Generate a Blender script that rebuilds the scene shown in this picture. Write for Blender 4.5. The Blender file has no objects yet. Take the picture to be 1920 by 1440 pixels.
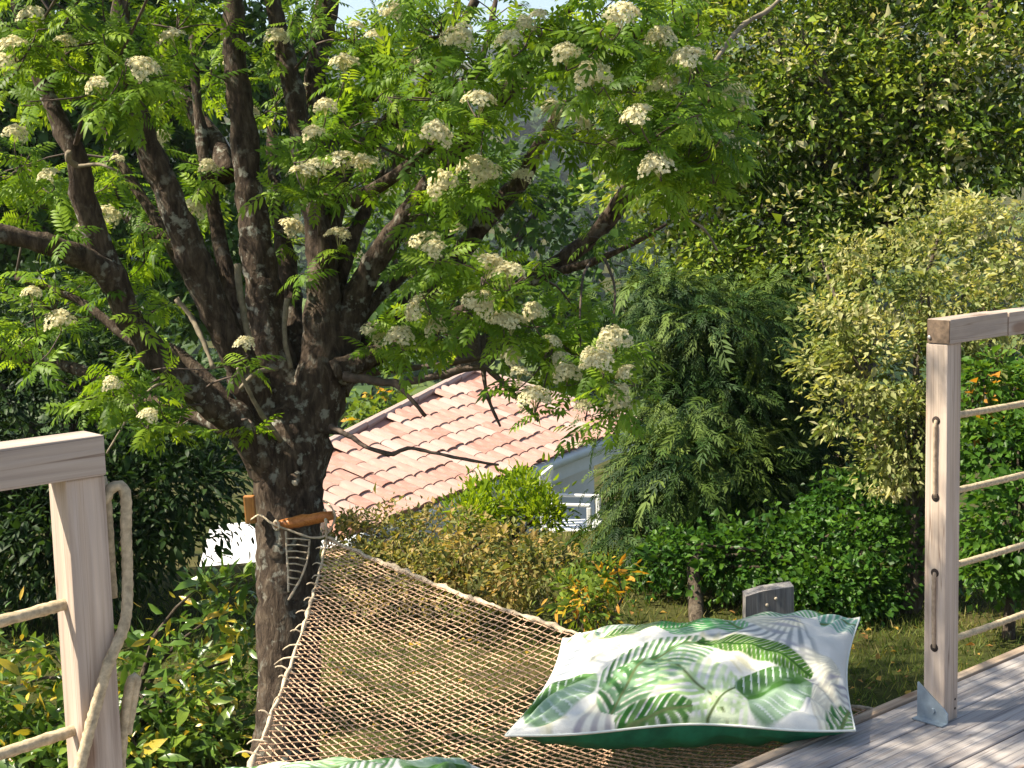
import bpy, math
import numpy as np
from mathutils import Matrix, Vector
rng = np.random.default_rng(7)
S = bpy.context.scene
COL = S.collection
# ------------------------------------------------------------------ camera
f, YAW, PIT, ROL = 2761.68, .7159, .1265, -.0283
CAM = np.array([-3.266, -2.004, 1.400])
FW = np.array([math.sin(YAW)*math.cos(PIT), math.cos(YAW)*math.cos(PIT), -math.sin(PIT)])
R0 = np.array([math.cos(YAW), -math.sin(YAW), 0.]); U0 = np.cross(R0, FW)
RT = R0*math.cos(ROL)+U0*math.sin(ROL); UP = -R0*math.sin(ROL)+U0*math.cos(ROL)
def ray(x, y): return FW+RT*(x-960)/f-UP*(y-720)/f
def atD(x, y, D): return CAM+ray(x, y)*D
def atZ(x, y, z): r = ray(x, y); return CAM+r*(z-CAM[2])/r[2]
def atY(x, y, Y): r = ray(x, y); return CAM+r*(Y-CAM[1])/r[1]
cd = bpy.data.cameras.new('camera'); co = bpy.data.objects.new('camera', cd); COL.objects.link(co)
cd.sensor_width = 36; cd.lens = 36*f/1920; cd.clip_end = 6000; cd.clip_start = .05
M = Matrix.Identity(4)
for i in range(3):
    M[i][0] = RT[i]; M[i][1] = UP[i]; M[i][2] = -FW[i]; M[i][3] = CAM[i]
co.matrix_world = M; S.camera = co
# ------------------------------------------------------------------ sky, sun, exposure
SUN_EL, SUN_AZ = math.radians(50), math.radians(142)      # azimuth counted from +X towards +Y
sv = Vector((math.cos(SUN_AZ)*math.cos(SUN_EL), math.sin(SUN_AZ)*math.cos(SUN_EL), math.sin(SUN_EL)))
w = bpy.data.worlds.new('World'); S.world = w; w.use_nodes = True
nt = w.node_tree; sk = nt.nodes.new('ShaderNodeTexSky'); sk.sky_type = 'NISHITA'; sk.sun_disc = False
sk.sun_elevation = SUN_EL; sk.sun_rotation = math.atan2(sv.x, sv.y); sk.dust_density = 1.5
bg = nt.nodes['Background']; bg.inputs[1].default_value = .09; nt.links.new(sk.outputs[0], bg.inputs[0])
ld = bpy.data.lights.new('sun', 'SUN'); ld.energy = 5; ld.angle = math.radians(.53); ld.color = (1, .9, .73)
lo = bpy.data.objects.new('sun', ld); COL.objects.link(lo); lo.rotation_euler = sv.to_track_quat('Z', 'Y').to_euler(); lo.location = (0, 5, 20)
vs = S.view_settings; vs.view_transform = 'Standard'; vs.look = 'None'; vs.exposure = 1.3; vs.gamma = 1
S.render.engine = 'CYCLES'; cy = S.cycles
cy.max_bounces = 7; cy.diffuse_bounces = 4; cy.glossy_bounces = 2; cy.transmission_bounces = 5; cy.transparent_max_bounces = 4
cy.caustics_reflective = False; cy.caustics_refractive = False; cy.sample_clamp_indirect = 6
# ------------------------------------------------------------------ helpers: objects
def tag(o, label=None, cat=None, group=None, kind=None):
    for k, v in (('label', label), ('category', cat), ('group', group), ('kind', kind)):
        if v: o[k] = v
    return o
def empty(name, loc, label, cat, group=None):
    o = bpy.data.objects.new(name, None); COL.objects.link(o); o.location = Vector(loc); o.empty_display_size = .1
    return tag(o, label, cat, group)
def wm(o):
    return o.matrix_basis.copy() if o.parent is None else wm(o.parent) @ o.matrix_parent_inverse @ o.matrix_basis
def link(name, me, parent=None, mw=None):
    o = bpy.data.objects.new(name, me); COL.objects.link(o)
    if parent is not None:
        o.parent = parent; o.matrix_parent_inverse = wm(parent).inverted()
    if mw is not None: o.matrix_basis = mw
    return o
def mesh(name, V, F, mat, parent=None, smooth=False, attrs=None, nm=None):
    V = np.asarray(V, float).reshape(-1, 3); me = bpy.data.meshes.new(name)
    if isinstance(F, np.ndarray):
        n, k = F.shape
        me.vertices.add(len(V)); me.vertices.foreach_set('co', V.astype(np.float32).ravel())
        me.loops.add(n*k); me.loops.foreach_set('vertex_index', F.astype(np.int32).ravel())
        me.polygons.add(n); me.polygons.foreach_set('loop_start', np.arange(0, n*k, k, dtype=np.int32))
        me.polygons.foreach_set('loop_total', np.full(n, k, np.int32))
        me.update(calc_edges=True)
    else:
        me.from_pydata([tuple(v) for v in V], [], [tuple(q) for q in F]); me.update()
    if attrs:
        for k, a in attrs.items():
            a = np.asarray(a, np.float32)
            if a.ndim == 1: at = me.attributes.new(k, 'FLOAT', 'POINT'); at.data.foreach_set('value', a)
            else:
                at = me.attributes.new(k, 'FLOAT_COLOR', 'POINT'); at.data.foreach_set('color', np.c_[a, np.ones(len(a))].astype(np.float32).ravel())
    if smooth: me.polygons.foreach_set('use_smooth', np.ones(len(me.polygons), bool))
    for m in (mat if isinstance(mat, (list, tuple)) else [mat]): me.materials.append(m)
    if nm == 'data': return me
    return link(name, me, parent)
def norm(a): a = np.asarray(a, float); return a/np.maximum(np.linalg.norm(a, axis=-1, keepdims=True), 1e-9)
def boxVF(x0, x1, y0, y1, z0, z1, bev=0.0, base=0):
    # box with chamfered vertical & horizontal edges through bmesh-free construction
    if bev <= 0:
        V = [(x, y, z) for z in (z0, z1) for y in (y0, y1) for x in (x0, x1)]
        F = [(0, 2, 3, 1), (4, 5, 7, 6), (0, 1, 5, 4), (2, 6, 7, 3), (0, 4, 6, 2), (1, 3, 7, 5)]
        return V, F
    import bmesh
    bm = bmesh.new(); bmesh.ops.create_cube(bm, size=1)
    for v in bm.verts: v.co = Vector((x0+(v.co.x+.5)*(x1-x0), y0+(v.co.y+.5)*(y1-y0), z0+(v.co.z+.5)*(z1-z0)))
    bmesh.ops.bevel(bm, geom=list(bm.edges), offset=bev, segments=2, affect='EDGES', profile=.6)
    V = [tuple(v.co) for v in bm.verts]; bm.verts.index_update(); F = [tuple(v.index for v in p.verts) for p in bm.faces]; bm.free()
    return V, F
def box(name, b, mat, parent=None, bev=0.0, smooth=False):
    V, F = boxVF(*b, bev=bev); return mesh(name, V, F, mat, parent, smooth)
def resample(P, rad, step):
    P = np.asarray(P, float); rad = np.asarray(rad, float)
    out, ro = [], []
    n = len(P)
    for i in range(n-1):
        p0, p1, p2, p3 = P[max(i-1, 0)], P[i], P[i+1], P[min(i+2, n-1)]
        k = max(2, int(np.linalg.norm(p2-p1)/step))
        for t in np.linspace(0, 1, k, endpoint=False):
            out.append(.5*((2*p1)+(-p0+p2)*t+(2*p0-5*p1+4*p2-p3)*t*t+(-p0+3*p1-3*p2+p3)*t**3)); ro.append(rad[i]*(1-t)+rad[i+1]*t)
    out.append(P[-1]); ro.append(rad[-1]); return np.array(out), np.array(ro)
def tubeVF(P, rad, sides=8, jit=0., seed=0, twist=0., lob=0):
    P = np.asarray(P, float); n = len(P); rad = np.broadcast_to(np.asarray(rad, float), (n,))
    T = norm(np.gradient(P, axis=0)); ref = np.array([0, 0, 1.]) if abs(T[0][2]) < .9 else np.array([1., 0, 0])
    A = norm(np.cross(T[0], ref)); V = np.zeros((n, sides, 3)); rg = np.random.default_rng(seed)
    ph = np.linspace(0, 2*np.pi, sides, endpoint=False)
    ns = rg.normal(size=(n, sides)); ns = (ns+np.roll(ns, 1, 0)+np.roll(ns, 1, 1))/1.7
    for i in range(n):
        A = norm(A-T[i]*(A@T[i])); B = np.cross(T[i], A)
        r = rad[i]*(1+jit*ns[i])
        if lob: r = r*(.9+.3*np.abs(np.sin(lob*.5*(ph+twist*i))))
        V[i] = P[i]+(np.cos(ph)*r)[:, None]*A+(np.sin(ph)*r)[:, None]*B
    idx = np.arange(n*sides).reshape(n, sides); a = idx[:-1]; b = idx[1:]
    F = np.stack([a, np.roll(a, -1, 1), np.roll(b, -1, 1), b], -1).reshape(-1, 4)
    Vr = np.concatenate([V.reshape(-1, 3), P[:1], P[-1:]]); c0, c1 = n*sides, n*sides+1
    e0 = np.stack([idx[0], np.full(sides, c0), np.full(sides, c0), np.roll(idx[0], -1)], -1); e1 = np.stack([idx[-1], np.roll(idx[-1], -1), np.full(sides, c1), np.full(sides, c1)], -1)
    tri = [tuple(q) for q in F]+[(idx[0][(k+1) % sides], idx[0][k], c0) for k in range(sides)]+[(idx[-1][k], idx[-1][(k+1) % sides], c1) for k in range(sides)]
    return Vr, tri
def tube(name, P, rad, mat, parent=None, sides=8, jit=0., seed=0, smooth=True, twist=0., lob=0):
    V, F = tubeVF(P, rad, sides, jit, seed, twist, lob); return mesh(name, V, F, mat, parent, smooth)
class Bag:
    def __init__(s): s.V = []; s.F = []; s.n = 0
    def add(s, V, F):
        V = np.asarray(V, float); s.V.append(V); s.F += [tuple(int(i)+s.n for i in q) for q in F]; s.n += len(V)
    def build(s, name, mat, parent=None, smooth=False): return mesh(name, np.concatenate(s.V), s.F, mat, parent, smooth)
# ------------------------------------------------------------------ helpers: materials
def newmat(name):
    m = bpy.data.materials.new(name); m.use_nodes = True; return m, m.node_tree, m.node_tree.nodes['Principled BSDF']
def nd(t, typ, **kw):
    n = t.nodes.new(typ)
    for k, v in kw.items(): setattr(n, k, v)
    return n
def ramp(t, fac, stops, interp='LINEAR'):
    r = nd(t, 'ShaderNodeValToRGB'); e = r.color_ramp.elements; r.color_ramp.interpolation = interp
    while len(e) < len(stops): e.new(.5)
    for q, (p, c) in zip(e, stops): q.position = p; q.color = (*c, 1)
    t.links.new(fac, r.inputs[0]); return r.outputs[0]
def noise(t, scale, detail=5, rough=.6, vec=None, dist=0):
    n = nd(t, 'ShaderNodeTexNoise'); n.inputs['Scale'].default_value = scale; n.inputs['Detail'].default_value = detail
    n.inputs['Roughness'].default_value = rough; n.inputs['Distortion'].default_value = dist
    if vec is not None: t.links.new(vec, n.inputs['Vector'])
    return n.outputs[0]
def mapped(t, scale, src='Object', rot=(0, 0, 0)):
    c = nd(t, 'ShaderNodeTexCoord'); m = nd(t, 'ShaderNodeMapping'); m.inputs['Scale'].default_value = scale; m.inputs['Rotation'].default_value = rot
    t.links.new(c.outputs[src], m.inputs[0]); return m.outputs[0]
def mix(t, a, b, fac, mode='MIX'):
    n = nd(t, 'ShaderNodeMix', data_type='RGBA', blend_type=mode)
    for s, v in ((n.inputs[0], fac), (n.inputs[6], a), (n.inputs[7], b)):
        if isinstance(v, (int, float)): s.default_value = v
        elif isinstance(v, tuple): s.default_value = (*v, 1)
        else: t.links.new(v, s)
    return n.outputs[2]
def bump(t, p, h, strength=.4, dist=.01):
    b = nd(t, 'ShaderNodeBump'); b.inputs['Strength'].default_value = strength; b.inputs['Distance'].default_value = dist
    t.links.new(h, b.inputs['Height']); t.links.new(b.outputs[0], p.inputs['Normal'])
def leafmat(name, stops, rough=.45, trans=.4, tcol=(1.45, 1.35, .6), spec=.18):
    m, t, p = newmat(name); a = nd(t, 'ShaderNodeAttribute', attribute_name='rnd')
    c = ramp(t, a.outputs['Fac'], stops); c = mix(t, c, ramp(t, noise(t, 9, 3), [(.3, (.7, .7, .7)), (.7, (1.25, 1.25, 1.2))]), .7, 'MULTIPLY')
    t.links.new(c, p.inputs['Base Color']); p.inputs['Roughness'].default_value = rough; p.inputs['Specular IOR Level'].default_value = spec
    tr = nd(t, 'ShaderNodeBsdfTranslucent'); t.links.new(mix(t, c, tcol, 1., 'MULTIPLY'), tr.inputs[0])
    mx = nd(t, 'ShaderNodeMixShader'); mx.inputs[0].default_value = trans
    t.links.new(p.outputs[0], mx.inputs[1]); t.links.new(tr.outputs[0], mx.inputs[2]); t.links.new(mx.outputs[0], t.nodes['Material Output'].inputs[0])
    return m
def woodmat(name, base, dark, light, axis, rough=.75, grain=1., grey=None):
    m, t, p = newmat(name); sc = [38, 38, 38]; sc[axis] = 1.6
    v = mapped(t, sc); g = noise(t, 1.6, 8, .62, v, .6)
    c = ramp(t, g, [(.28, dark), (.47, base), (.72, light)])
    sc2 = [14, 14, 14]; sc2[axis] = .9
    g2 = noise(t, 1., 4, .5, mapped(t, sc2)); c = mix(t, c, ramp(t, g2, [(.32, (.72, .68, .64)), (.55, (1, 1, 1)), (.75, (1.12, 1.1, 1.06))]), .8*grain, 'MULTIPLY')
    # knots with their own shape
    sk_ = [9, 9, 9]; sk_[axis] = 3.2
    vo = nd(t, 'ShaderNodeTexVoronoi'); vo.inputs['Scale'].default_value = 1.; t.links.new(mapped(t, sk_), vo.inputs['Vector'])
    c = mix(t, c, ramp(t, vo.outputs['Distance'], [(.0, (.28, .17, .1)), (.11, (.55, .4, .3)), (.17, (1, 1, 1))]), .75, 'MULTIPLY')
    s3 = [26, 26, 26]; s3[axis] = .55; ck = noise(t, 1.3, 2, .4, mapped(t, s3), .2); c = mix(t, c, ramp(t, ck, [(.43, (1, 1, 1)), (.438, (.38, .3, .25)), (.445, (1, 1, 1)), (.58, (1, 1, 1)), (.585, (.5, .42, .36)), (.592, (1, 1, 1))]), .85, 'MULTIPLY')
    sh = noise(t, 3.5, 3); c = mix(t, c, ramp(t, sh, [(.35, (.86, .86, .88)), (.65, (1.06, 1.04, 1.))]), .8, 'MULTIPLY')
    oi = nd(t, 'ShaderNodeObjectInfo'); c = mix(t, c, ramp(t, oi.outputs['Random'], [(0, (.86, .86, .88)), (1, (1.08, 1.06, 1.04))]), .8, 'MULTIPLY')
    t.links.new(c, p.inputs['Base Color']); p.inputs['Roughness'].default_value = rough; p.inputs['Specular IOR Level'].default_value = .25
    bump(t, p, g, .35, .004); return m
def plain(name, col, rough=.6, nscale=20, amt=.25, metal=0., bmp=.15, spec=.4):
    m, t, p = newmat(name); n = noise(t, nscale, 5, .6, mapped(t, (1, 1, 1)))
    lo_ = tuple(max(0, c*(1-amt)) for c in col); hi = tuple(min(1, c*(1+amt)) for c in col)
    t.links.new(ramp(t, n, [(.3, lo_), (.7, hi)]), p.inputs['Base Color']); p.inputs['Roughness'].default_value = rough; p.inputs['Metallic'].default_value = metal
    p.inputs['Specular IOR Level'].default_value = spec; bump(t, p, n, bmp, .004); return m
def barkmat(name, dark, mid, light, lich, lamt=.5):
    m, t, p = newmat(name); v = mapped(t, (30, 30, 9)); n = noise(t, 1.2, 8, .65, v, .4)
    c = ramp(t, n, [(.3, dark), (.52, mid), (.75, light)])
    l = noise(t, 22, 5, .6, mapped(t, (1, 1, 1))); l2 = noise(t, 4, 2, .5, mapped(t, (1, 1, 1)))
    mm = nd(t, 'ShaderNodeMath', operation='MULTIPLY'); t.links.new(ramp(t, l, [(.54, (0, 0, 0)), (.63, (1, 1, 1))]), mm.inputs[0]); t.links.new(ramp(t, l2, [(.42, (0, 0, 0)), (.62, (lamt,)*3)]), mm.inputs[1])
    c = mix(t, c, lich, mm.outputs[0]); t.links.new(c, p.inputs['Base Color']); p.inputs['Roughness'].default_value = .9; p.inputs['Specular IOR Level'].default_value = .15
    bump(t, p, n, .9, .02); return m
MT = {}
MT['post'] = woodmat('post_wood', (.46, .375, .305), (.31, .24, .19), (.57, .48, .405), 2)
MT['rail'] = woodmat('rail_wood', (.44, .365, .30), (.32, .255, .205), (.54, .46, .39), 0)
MT['deck'] = woodmat('deck_wood', (.33, .31, .30), (.17, .155, .15), (.46, .44, .43), 0, rough=.6)
MT['fascia'] = woodmat('fascia_wood', (.42, .33, .24), (.28, .21, .15), (.52, .43, .33), 0)
MT['endgrain'] = plain('end_grain', (.13, .09, .06), .85, 60, .5)
MT['stump'] = woodmat('weathered_timber', (.26, .25, .24), (.13, .125, .12), (.36, .35, .33), 2)
MT['varnish'] = woodmat('varnished_wood', (.46, .17, .045), (.28, .085, .02), (.58, .25, .08), 0, rough=.35)
MT['varnish_v'] = woodmat('varnished_wood_upright', (.44, .2, .06), (.28, .1, .03), (.55, .28, .1), 2, rough=.4)
MT['rope'] = plain('natural_rope', (.46, .37, .24), .9, 90, .35, bmp=.5, spec=.1)
MT['rope_dull'] = plain('weathered_rope', (.36, .27, .19), .9, 90, .3, bmp=.5, spec=.1)
MT['rope_pale'] = plain('pale_rope', (.55, .44, .31), .9, 90, .3, bmp=.5, spec=.1)
MT['cord'] = plain('net_cord', (.62, .41, .27), .85, 60, .25, spec=.15)
MT['steel'] = plain('galvanised_steel', (.28, .34, .39), .5, 30, .2, metal=.5, bmp=.05)
MT['nail'] = plain('nail_head', (.6, .58, .55), .4, 30, .1, metal=.7)
MT['hole'] = plain('hole_dark', (.03, .02, .015), .9, 30, .3)
MT['render'] = plain('white_render', (.80, .77, .72), .85, 5, .07)
MT['white'] = plain('white_paint', (.78, .79, .79), .5, 8, .05)
MT['gutter'] = plain('gutter_paint', (.62, .66, .66), .45, 8, .08)
MT['plastic'] = plain('white_plastic', (.78, .78, .76), .4, 8, .05, bmp=.02)
MT['concrete'] = plain('pale_concrete', (.74, .73, .72), .9, 3, .1)
MT['bark'] = barkmat('rowan_bark', (.018, .013, .010), (.072, .052, .037), (.18, .14, .10), (.36, .36, .3), .8)
MT['bark2'] = barkmat('shrub_bark', (.035, .027, .02), (.09, .07, .05), (.17, .14, .1), (.3, .3, .24), .4)
MT['deadtwig'] = plain('twig_bark', (.09, .065, .05), .85, 40, .4)
MT['paletwig'] = plain('pale_twig_bark', (.2, .165, .11), .85, 40, .35)
MT['cut'] = plain('cut_wood', (.62, .52, .38), .8, 40, .2)
MT['rowan'] = leafmat('rowan_leaf', [(0, (.055, .125, .012)), (.5, (.14, .26, .02)), (1, (.31, .45, .045))], trans=.5, tcol=(1.5, 1.3, .55))
MT['floret'] = leafmat('rowan_floret', [(0, (.74, .67, .40)), (.6, (.86, .81, .56)), (1, (.5, .48, .2))], rough=.8, trans=.42, tcol=(1, 1, 1), spec=.1)
# ------------------------------------------------------------------ ground
def gz(x, y):
    x = np.asarray(x, float); y = np.asarray(y, float); r = np.hypot(x+1.5, y+2.0)
    z = np.interp(r, [0, 9, 13, 18, 30, 60, 110, 170, 260, 420, 620, 900, 1500], [-.9, -.95, -1.9, -3.3, -5.0, -9.5, -12, -11, -4, 20, 52, 84, 90])
    z = z+np.where(r > 60, 1., 0)*(3.5*np.sin(x*.011+1)*np.cos(y*.013)+1.2*np.sin(x*.05)*np.sin(y*.043))*np.clip((r-60)/150, 0, 4)
    return z+np.clip(r/30, 0, 1)*.12*np.sin(x*.7)*np.cos(y*.6)+.025*np.sin(2.3*x+1.3*y)*np.sin(1.7*y-.8*x)
rr = np.concatenate([np.linspace(0, 22, 90), np.geomspace(22.5, 3000, 90)]); th = np.linspace(0, 2*np.pi, 181)[:-1]
RR, TH = np.meshgrid(rr, th, indexing='ij'); X = -1.5+RR*np.cos(TH); Y = -2+RR*np.sin(TH)
idx = np.arange(RR.size).reshape(RR.shape); Fg = np.stack([idx[:-1], np.roll(idx[:-1], -1, 1), np.roll(idx[1:], -1, 1), idx[1:]], -1).reshape(-1, 4)[:, ::-1].copy()
gm, t, p = newmat('lawn_soil'); n1 = noise(t, .9, 6, .6, mapped(t, (1, 1, 1))); n2 = noise(t, 14, 6, .7, mapped(t, (1, 1, 1)))
c = ramp(t, n1, [(.3, (.035, .05, .012)), (.5, (.06, .065, .02)), (.7, (.085, .07, .03))])
c = mix(t, c, ramp(t, n2, [(.3, (.5, .5, .45)), (.7, (1.3, 1.25, 1.15))]), .9, 'MULTIPLY')
t.links.new(c, p.inputs['Base Color']); p.inputs['Roughness'].default_value = 1; p.inputs['Specular IOR Level'].default_value = .1; bump(t, p, n2, .8, .03)
tag(mesh('ground', np.c_[X.ravel(), Y.ravel(), gz(X, Y).ravel()], Fg, gm, smooth=True), kind='structure')
# ------------------------------------------------------------------ foliage machinery
def lens(L, W, fold=.25, droop=.12, seg=2):
    # pointed leaf, folded on the midrib: base, widening, tip
    if seg == 1:
        V = [(0, 0, 0), (-W, .45*L, fold*W), (W, .45*L, fold*W), (0, L, -droop*L)]
        return np.array(V, float), np.array([(0, 2, 3), (0, 3, 1)])
    V = [(0, 0, 0), (-W*.85, .3*L, fold*W), (W*.85, .3*L, fold*W), (0, .5*L, 0), (-W*.8, .65*L, fold*W*.7-droop*L*.4), (W*.8, .65*L, fold*W*.7-droop*L*.4), (0, L, -droop*L)]
    F = [(0, 2, 3), (0, 3, 1), (2, 5, 3), (3, 4, 1), (3, 5, 6), (3, 6, 4)]
    return np.array(V, float), np.array(F)
def pinnate(pairs, ll, lw, ang=62, droop=.3, seg=1, seed=0, curl=.2, t0=.22):
    rg = np.random.default_rng(seed); Vs, Fs = [], []; n = 0
    def put(V, F):
        nonlocal n
        Vs.append(V); Fs.append(F+n); n += len(V)
    bend = lambda q: np.c_[q[:, 0], q[:, 1], q[:, 2]-droop*np.maximum(q[:, 1], 0)**2]
    put(np.array([(-.008, 0, 0), (.008, 0, 0), (.006, .5, -droop*.25), (-.006, .5, -droop*.25), (.004, .97, -droop*.94), (-.004, .97, -droop*.94)]), np.array([(0, 1, 2), (0, 2, 3), (3, 2, 4), (3, 4, 5)]))
    for k in range(pairs):
        tt = t0+(1-t0-.06)*k/(pairs-1); sz = ll*(.8+.35*math.sin(math.pi*(k+.7)/pairs))
        for s in (-1, 1):
            V, F = lens(sz, lw*(.9+.2*rg.random()), .3, curl+.15*rg.random(), seg)
            a = s*math.radians(ang+rg.normal()*6); ca, sa = math.cos(a), math.sin(a)
            V = np.c_[V[:, 0]*ca+V[:, 1]*sa, -V[:, 0]*sa+V[:, 1]*ca, V[:, 2]]; V[:, 1] += tt+rg.normal()*.008
            put(bend(V), F)
    V, F = lens(ll*1.05, lw, .3, curl, seg); V[:, 1] += .93; put(bend(V), F)
    return np.concatenate(Vs), np.concatenate(Fs)
def frames(d, n):
    d = norm(d); x = norm(np.cross(d, n)); z = np.cross(x, d); return np.stack([x, d, z], -1)
def scatter(name, tmpls, pos, R, size, mat, parent, rnd, kind='stuff', asdata=False):
    Vs, Fs, As = [], [], []; n = 0; k = len(tmpls); pick = np.arange(len(pos)) % k
    for j, (V, F) in enumerate(tmpls):
        s = pick == j
        if not s.any(): continue
        W = np.einsum('nij,vj->nvi', R[s], V)*size[s][:, None, None]+pos[s][:, None, :]
        m = s.sum(); nv = len(V)
        Fs.append((F[None]+(np.arange(m)*nv)[:, None, None]).reshape(-1, 3)+n); Vs.append(W.reshape(-1, 3)); As.append(np.repeat(rnd[s], nv)); n += m*nv
    o = mesh(name, np.concatenate(Vs), np.concatenate(Fs), mat, parent, attrs={'rnd': np.concatenate(As)})
    if kind: o['kind'] = kind
    return o
def blob(x, y, rx, ry, D, rd=None):
    rx, ry = rx*D/f, ry*D/f; return (atD(x, y, D), rx, ry, rd if rd else .8*max(.7*rx+.3*ry, .25))
def crown_points(blobs, spacing, fill, rg, inner=.5, wild=.1):
    """clump centres on and inside the lobes of a crown, with outward directions"""
    P, N, Wt = [], [], []
    for (c, rx, ry, rd) in blobs:
        vol = 4*np.pi*((rx*ry+rx*rd+ry*rd)/3)/spacing**2*fill; n = max(6, int(vol))
        d = norm(rg.normal(size=(n, 3))); r = inner+(1-inner)*rg.random(n)**.55; r *= 1+wild*rg.normal(size=n)
        off = d*r[:, None]*np.array([rx, ry, rd]); q = c+off[:, :1]*RT+off[:, 1:2]*UP+off[:, 2:]*FW
        nn = norm(d/np.array([rx, ry, rd])); nn = nn[:, :1]*RT+nn[:, 1:2]*UP+nn[:, 2:]*FW
        keep = np.ones(n, bool)
        for (c2, a, b, e) in blobs:
            if c2 is c: continue
            v = q-c2; m = ((v@RT)/a)**2+((v@UP)/b)**2+((v@FW)/e)**2
            keep &= m > .3
        P.append(q[keep]); N.append(nn[keep])
    return np.concatenate(P), np.concatenate(N)
def foliage(P, N, rg, per, cr, lsize, up=.7, out=.7, droop=.25, spread=.6, flat=.6):
    """leaves of every clump: positions, frames, sizes, a random tone each"""
    n = len(P); cnt = np.maximum(3, rg.normal(per, per*.35, n).astype(int)); rep = np.repeat(np.arange(n), cnt); m = len(rep)
    csz = np.exp(rg.normal(0, .3, n)); off = rg.normal(size=(m, 3)); off *= (cr*csz[rep]*np.array([1, 1, flat])[:, None]).T*.55
    pos = P[rep]+off; d = norm(norm(off)*spread+N[rep]*out+rg.normal(size=(m, 3))*.45-np.array([0, 0, droop]))
    nn = norm(np.array([0, 0, up])+N[rep]*.35+rg.normal(size=(m, 3))*.5)
    tone = rg.beta(1.1, 1.1, n)[rep]*.72+rg.random(m)*.28
    return pos, frames(d, nn), lsize*np.exp(rg.normal(0, .3, m)), tone, rep
def stems(P, foot, rg, mat, parent, trunk_r, n_limb, fork, nm='trunk', tw=.35, up=None):
    """tapered trunk from the foot, limbs to the clumps"""
    top = P.mean(0) if up is None else up
    fk = foot*(1-fork)+top*fork; mid = (foot+fk)/2+np.r_[rg.normal(0, .06, 2), 0]*np.linalg.norm(fk-foot)
    Pt, rt = resample([foot-np.array([0, 0, .15]), mid, fk], [trunk_r*1.25, trunk_r, trunk_r*.85], .12); tube(nm, Pt, rt, mat, parent, 9, .06, 1)
    sel = rg.choice(len(P), min(n_limb, len(P)), replace=False); cen = P.mean(0)
    for s in sel:
        e = P[s]*.92+cen*.08; m1 = fk*.55+e*.45+np.array([0, 0, .12*np.linalg.norm(e-fk)])+rg.normal(0, .05, 3)
        Pl, rl = resample([fk-(fk-mid)*.2, m1, e], [trunk_r*tw*1.6, trunk_r*tw, trunk_r*.08+.002], .15); tube('limb', Pl, rl, mat, parent, 6, .08, int(s))
def bush(name, label, cat, blobs, mat, seed, lsize, tm, spacing=.2, fill=1., per=14, cr=.12, foot=None, trunk_r=.04, n_limb=8, fork=.5, group=None, objs=0, inner=.5, up=.7, out=.7, droop=.25, bark='bark2', flat=.6, spread=.6, tone=None, fname='foliage', wild=.1):
    rg = np.random.default_rng(seed); B = [blob(*b) for b in blobs]; P, N = crown_points(B, spacing, fill, rg, inner, wild)
    if foot is None:
        c = np.mean([b[0] for b in B], 0); foot = np.array([c[0], c[1], 0])
    else: foot = atD(*foot)
    foot = np.array([foot[0], foot[1], float(gz(foot[0], foot[1]))])
    P[:, 2] = np.maximum(P[:, 2], gz(P[:, 0], P[:, 1])+.06)
    root = empty(name, foot, label, cat, group)
    stems(P, foot, rg, MT[bark], root, trunk_r, n_limb, fork)
    pos, R, sz, rn, rep = foliage(P, N, rg, per, cr, lsize, up, out, droop, spread, flat)
    if tone is not None: rn = tone(rn, rep, rg, len(P))
    if objs:
        D = (pos-CAM)@FW; ux = 960+f*((pos-CAM)@RT)/D; uy = 720-f*((pos-CAM)@UP)/D
        inside = (ux > 10) & (ux < 1910) & (uy > 10) & (uy < 1430)
        order = np.argsort(np.where(inside, D, D+100)-sz*2)[:objs]; m = np.zeros(len(pos), bool); m[order] = True
        datas = {}
        for q in order:
            k = (int(q) % len(tm), int(rn[q]*3.99))
            if k not in datas:
                V, F = tm[k[0]]; datas[k] = mesh('leaf', V, F, mat, nm='data', attrs={'rnd': np.full(len(V), (k[1]+.5)/4)})
            mw = Matrix.Translation(Vector(pos[q])) @ Matrix([list(r)+[0] for r in R[q]]+[[0, 0, 0, 1]]) @ Matrix.Scale(float(sz[q]), 4)
            link('leaf', datas[k], root, mw)
        pos, R, sz, rn = pos[~m], R[~m], sz[~m], rn[~m]
    scatter(fname, tm, pos, R, sz, mat, root, rn)
    return root, P, N
# ------------------------------------------------------------------ deck
deck = tag(bpy.data.objects.new('deck', None), kind='structure'); COL.objects.link(deck)
YD, XL, A, YP, H = .264, -2.289, .063, .067, 1.061
edges = [.2285, .1015]+[.1015-.2*k for k in range(1, 15)]
for k in range(len(edges)-1):
    y1, y0 = edges[k]-.0025, edges[k+1]+.0025; x0 = -5.2
    for (xa, xb) in ((x0-.3*(k % 3), -.9+.35*(k % 4)), (-.9+.35*(k % 4)+.004, 4.2)) if k > 2 else ((x0, 4.2),):
        # ribbed board: shallow grooves along its length
        n = 6 if y1-y0 > .15 else 4; prof = [(y0, -.028), (y0, -.003), (y0+.003, 0)]
        for g in range(1, n):
            yc = y0+(y1-y0)*g/n; prof += [(yc-.004, 0), (yc-.0022, -.0016), (yc+.0022, -.0016), (yc+.004, 0)]
        prof += [(y1-.003, 0), (y1, -.003), (y1, -.028)]
        m = len(prof); V = [(xa, a, b) for a, b in prof]+[(xb, a, b) for a, b in prof]
        F = [(i, i+1, m+i+1, m+i) for i in range(m-1)]+[(m-1, 0, m, 2*m-1), tuple(range(m))[::-1], tuple(range(m, 2*m))]
        mesh('plank', V, [q[::-1] for q in F], MT['deck'], deck)
box('fascia_board', (-5.2, 4.2, .2315, YD, -.2, .004), MT['fascia'], deck, .003)
for k in range(10): box('joist', (-4.8+k*.95, -4.74+k*.95, -2.4, .228, -.17, -.0295), MT['fascia'], deck)
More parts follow.
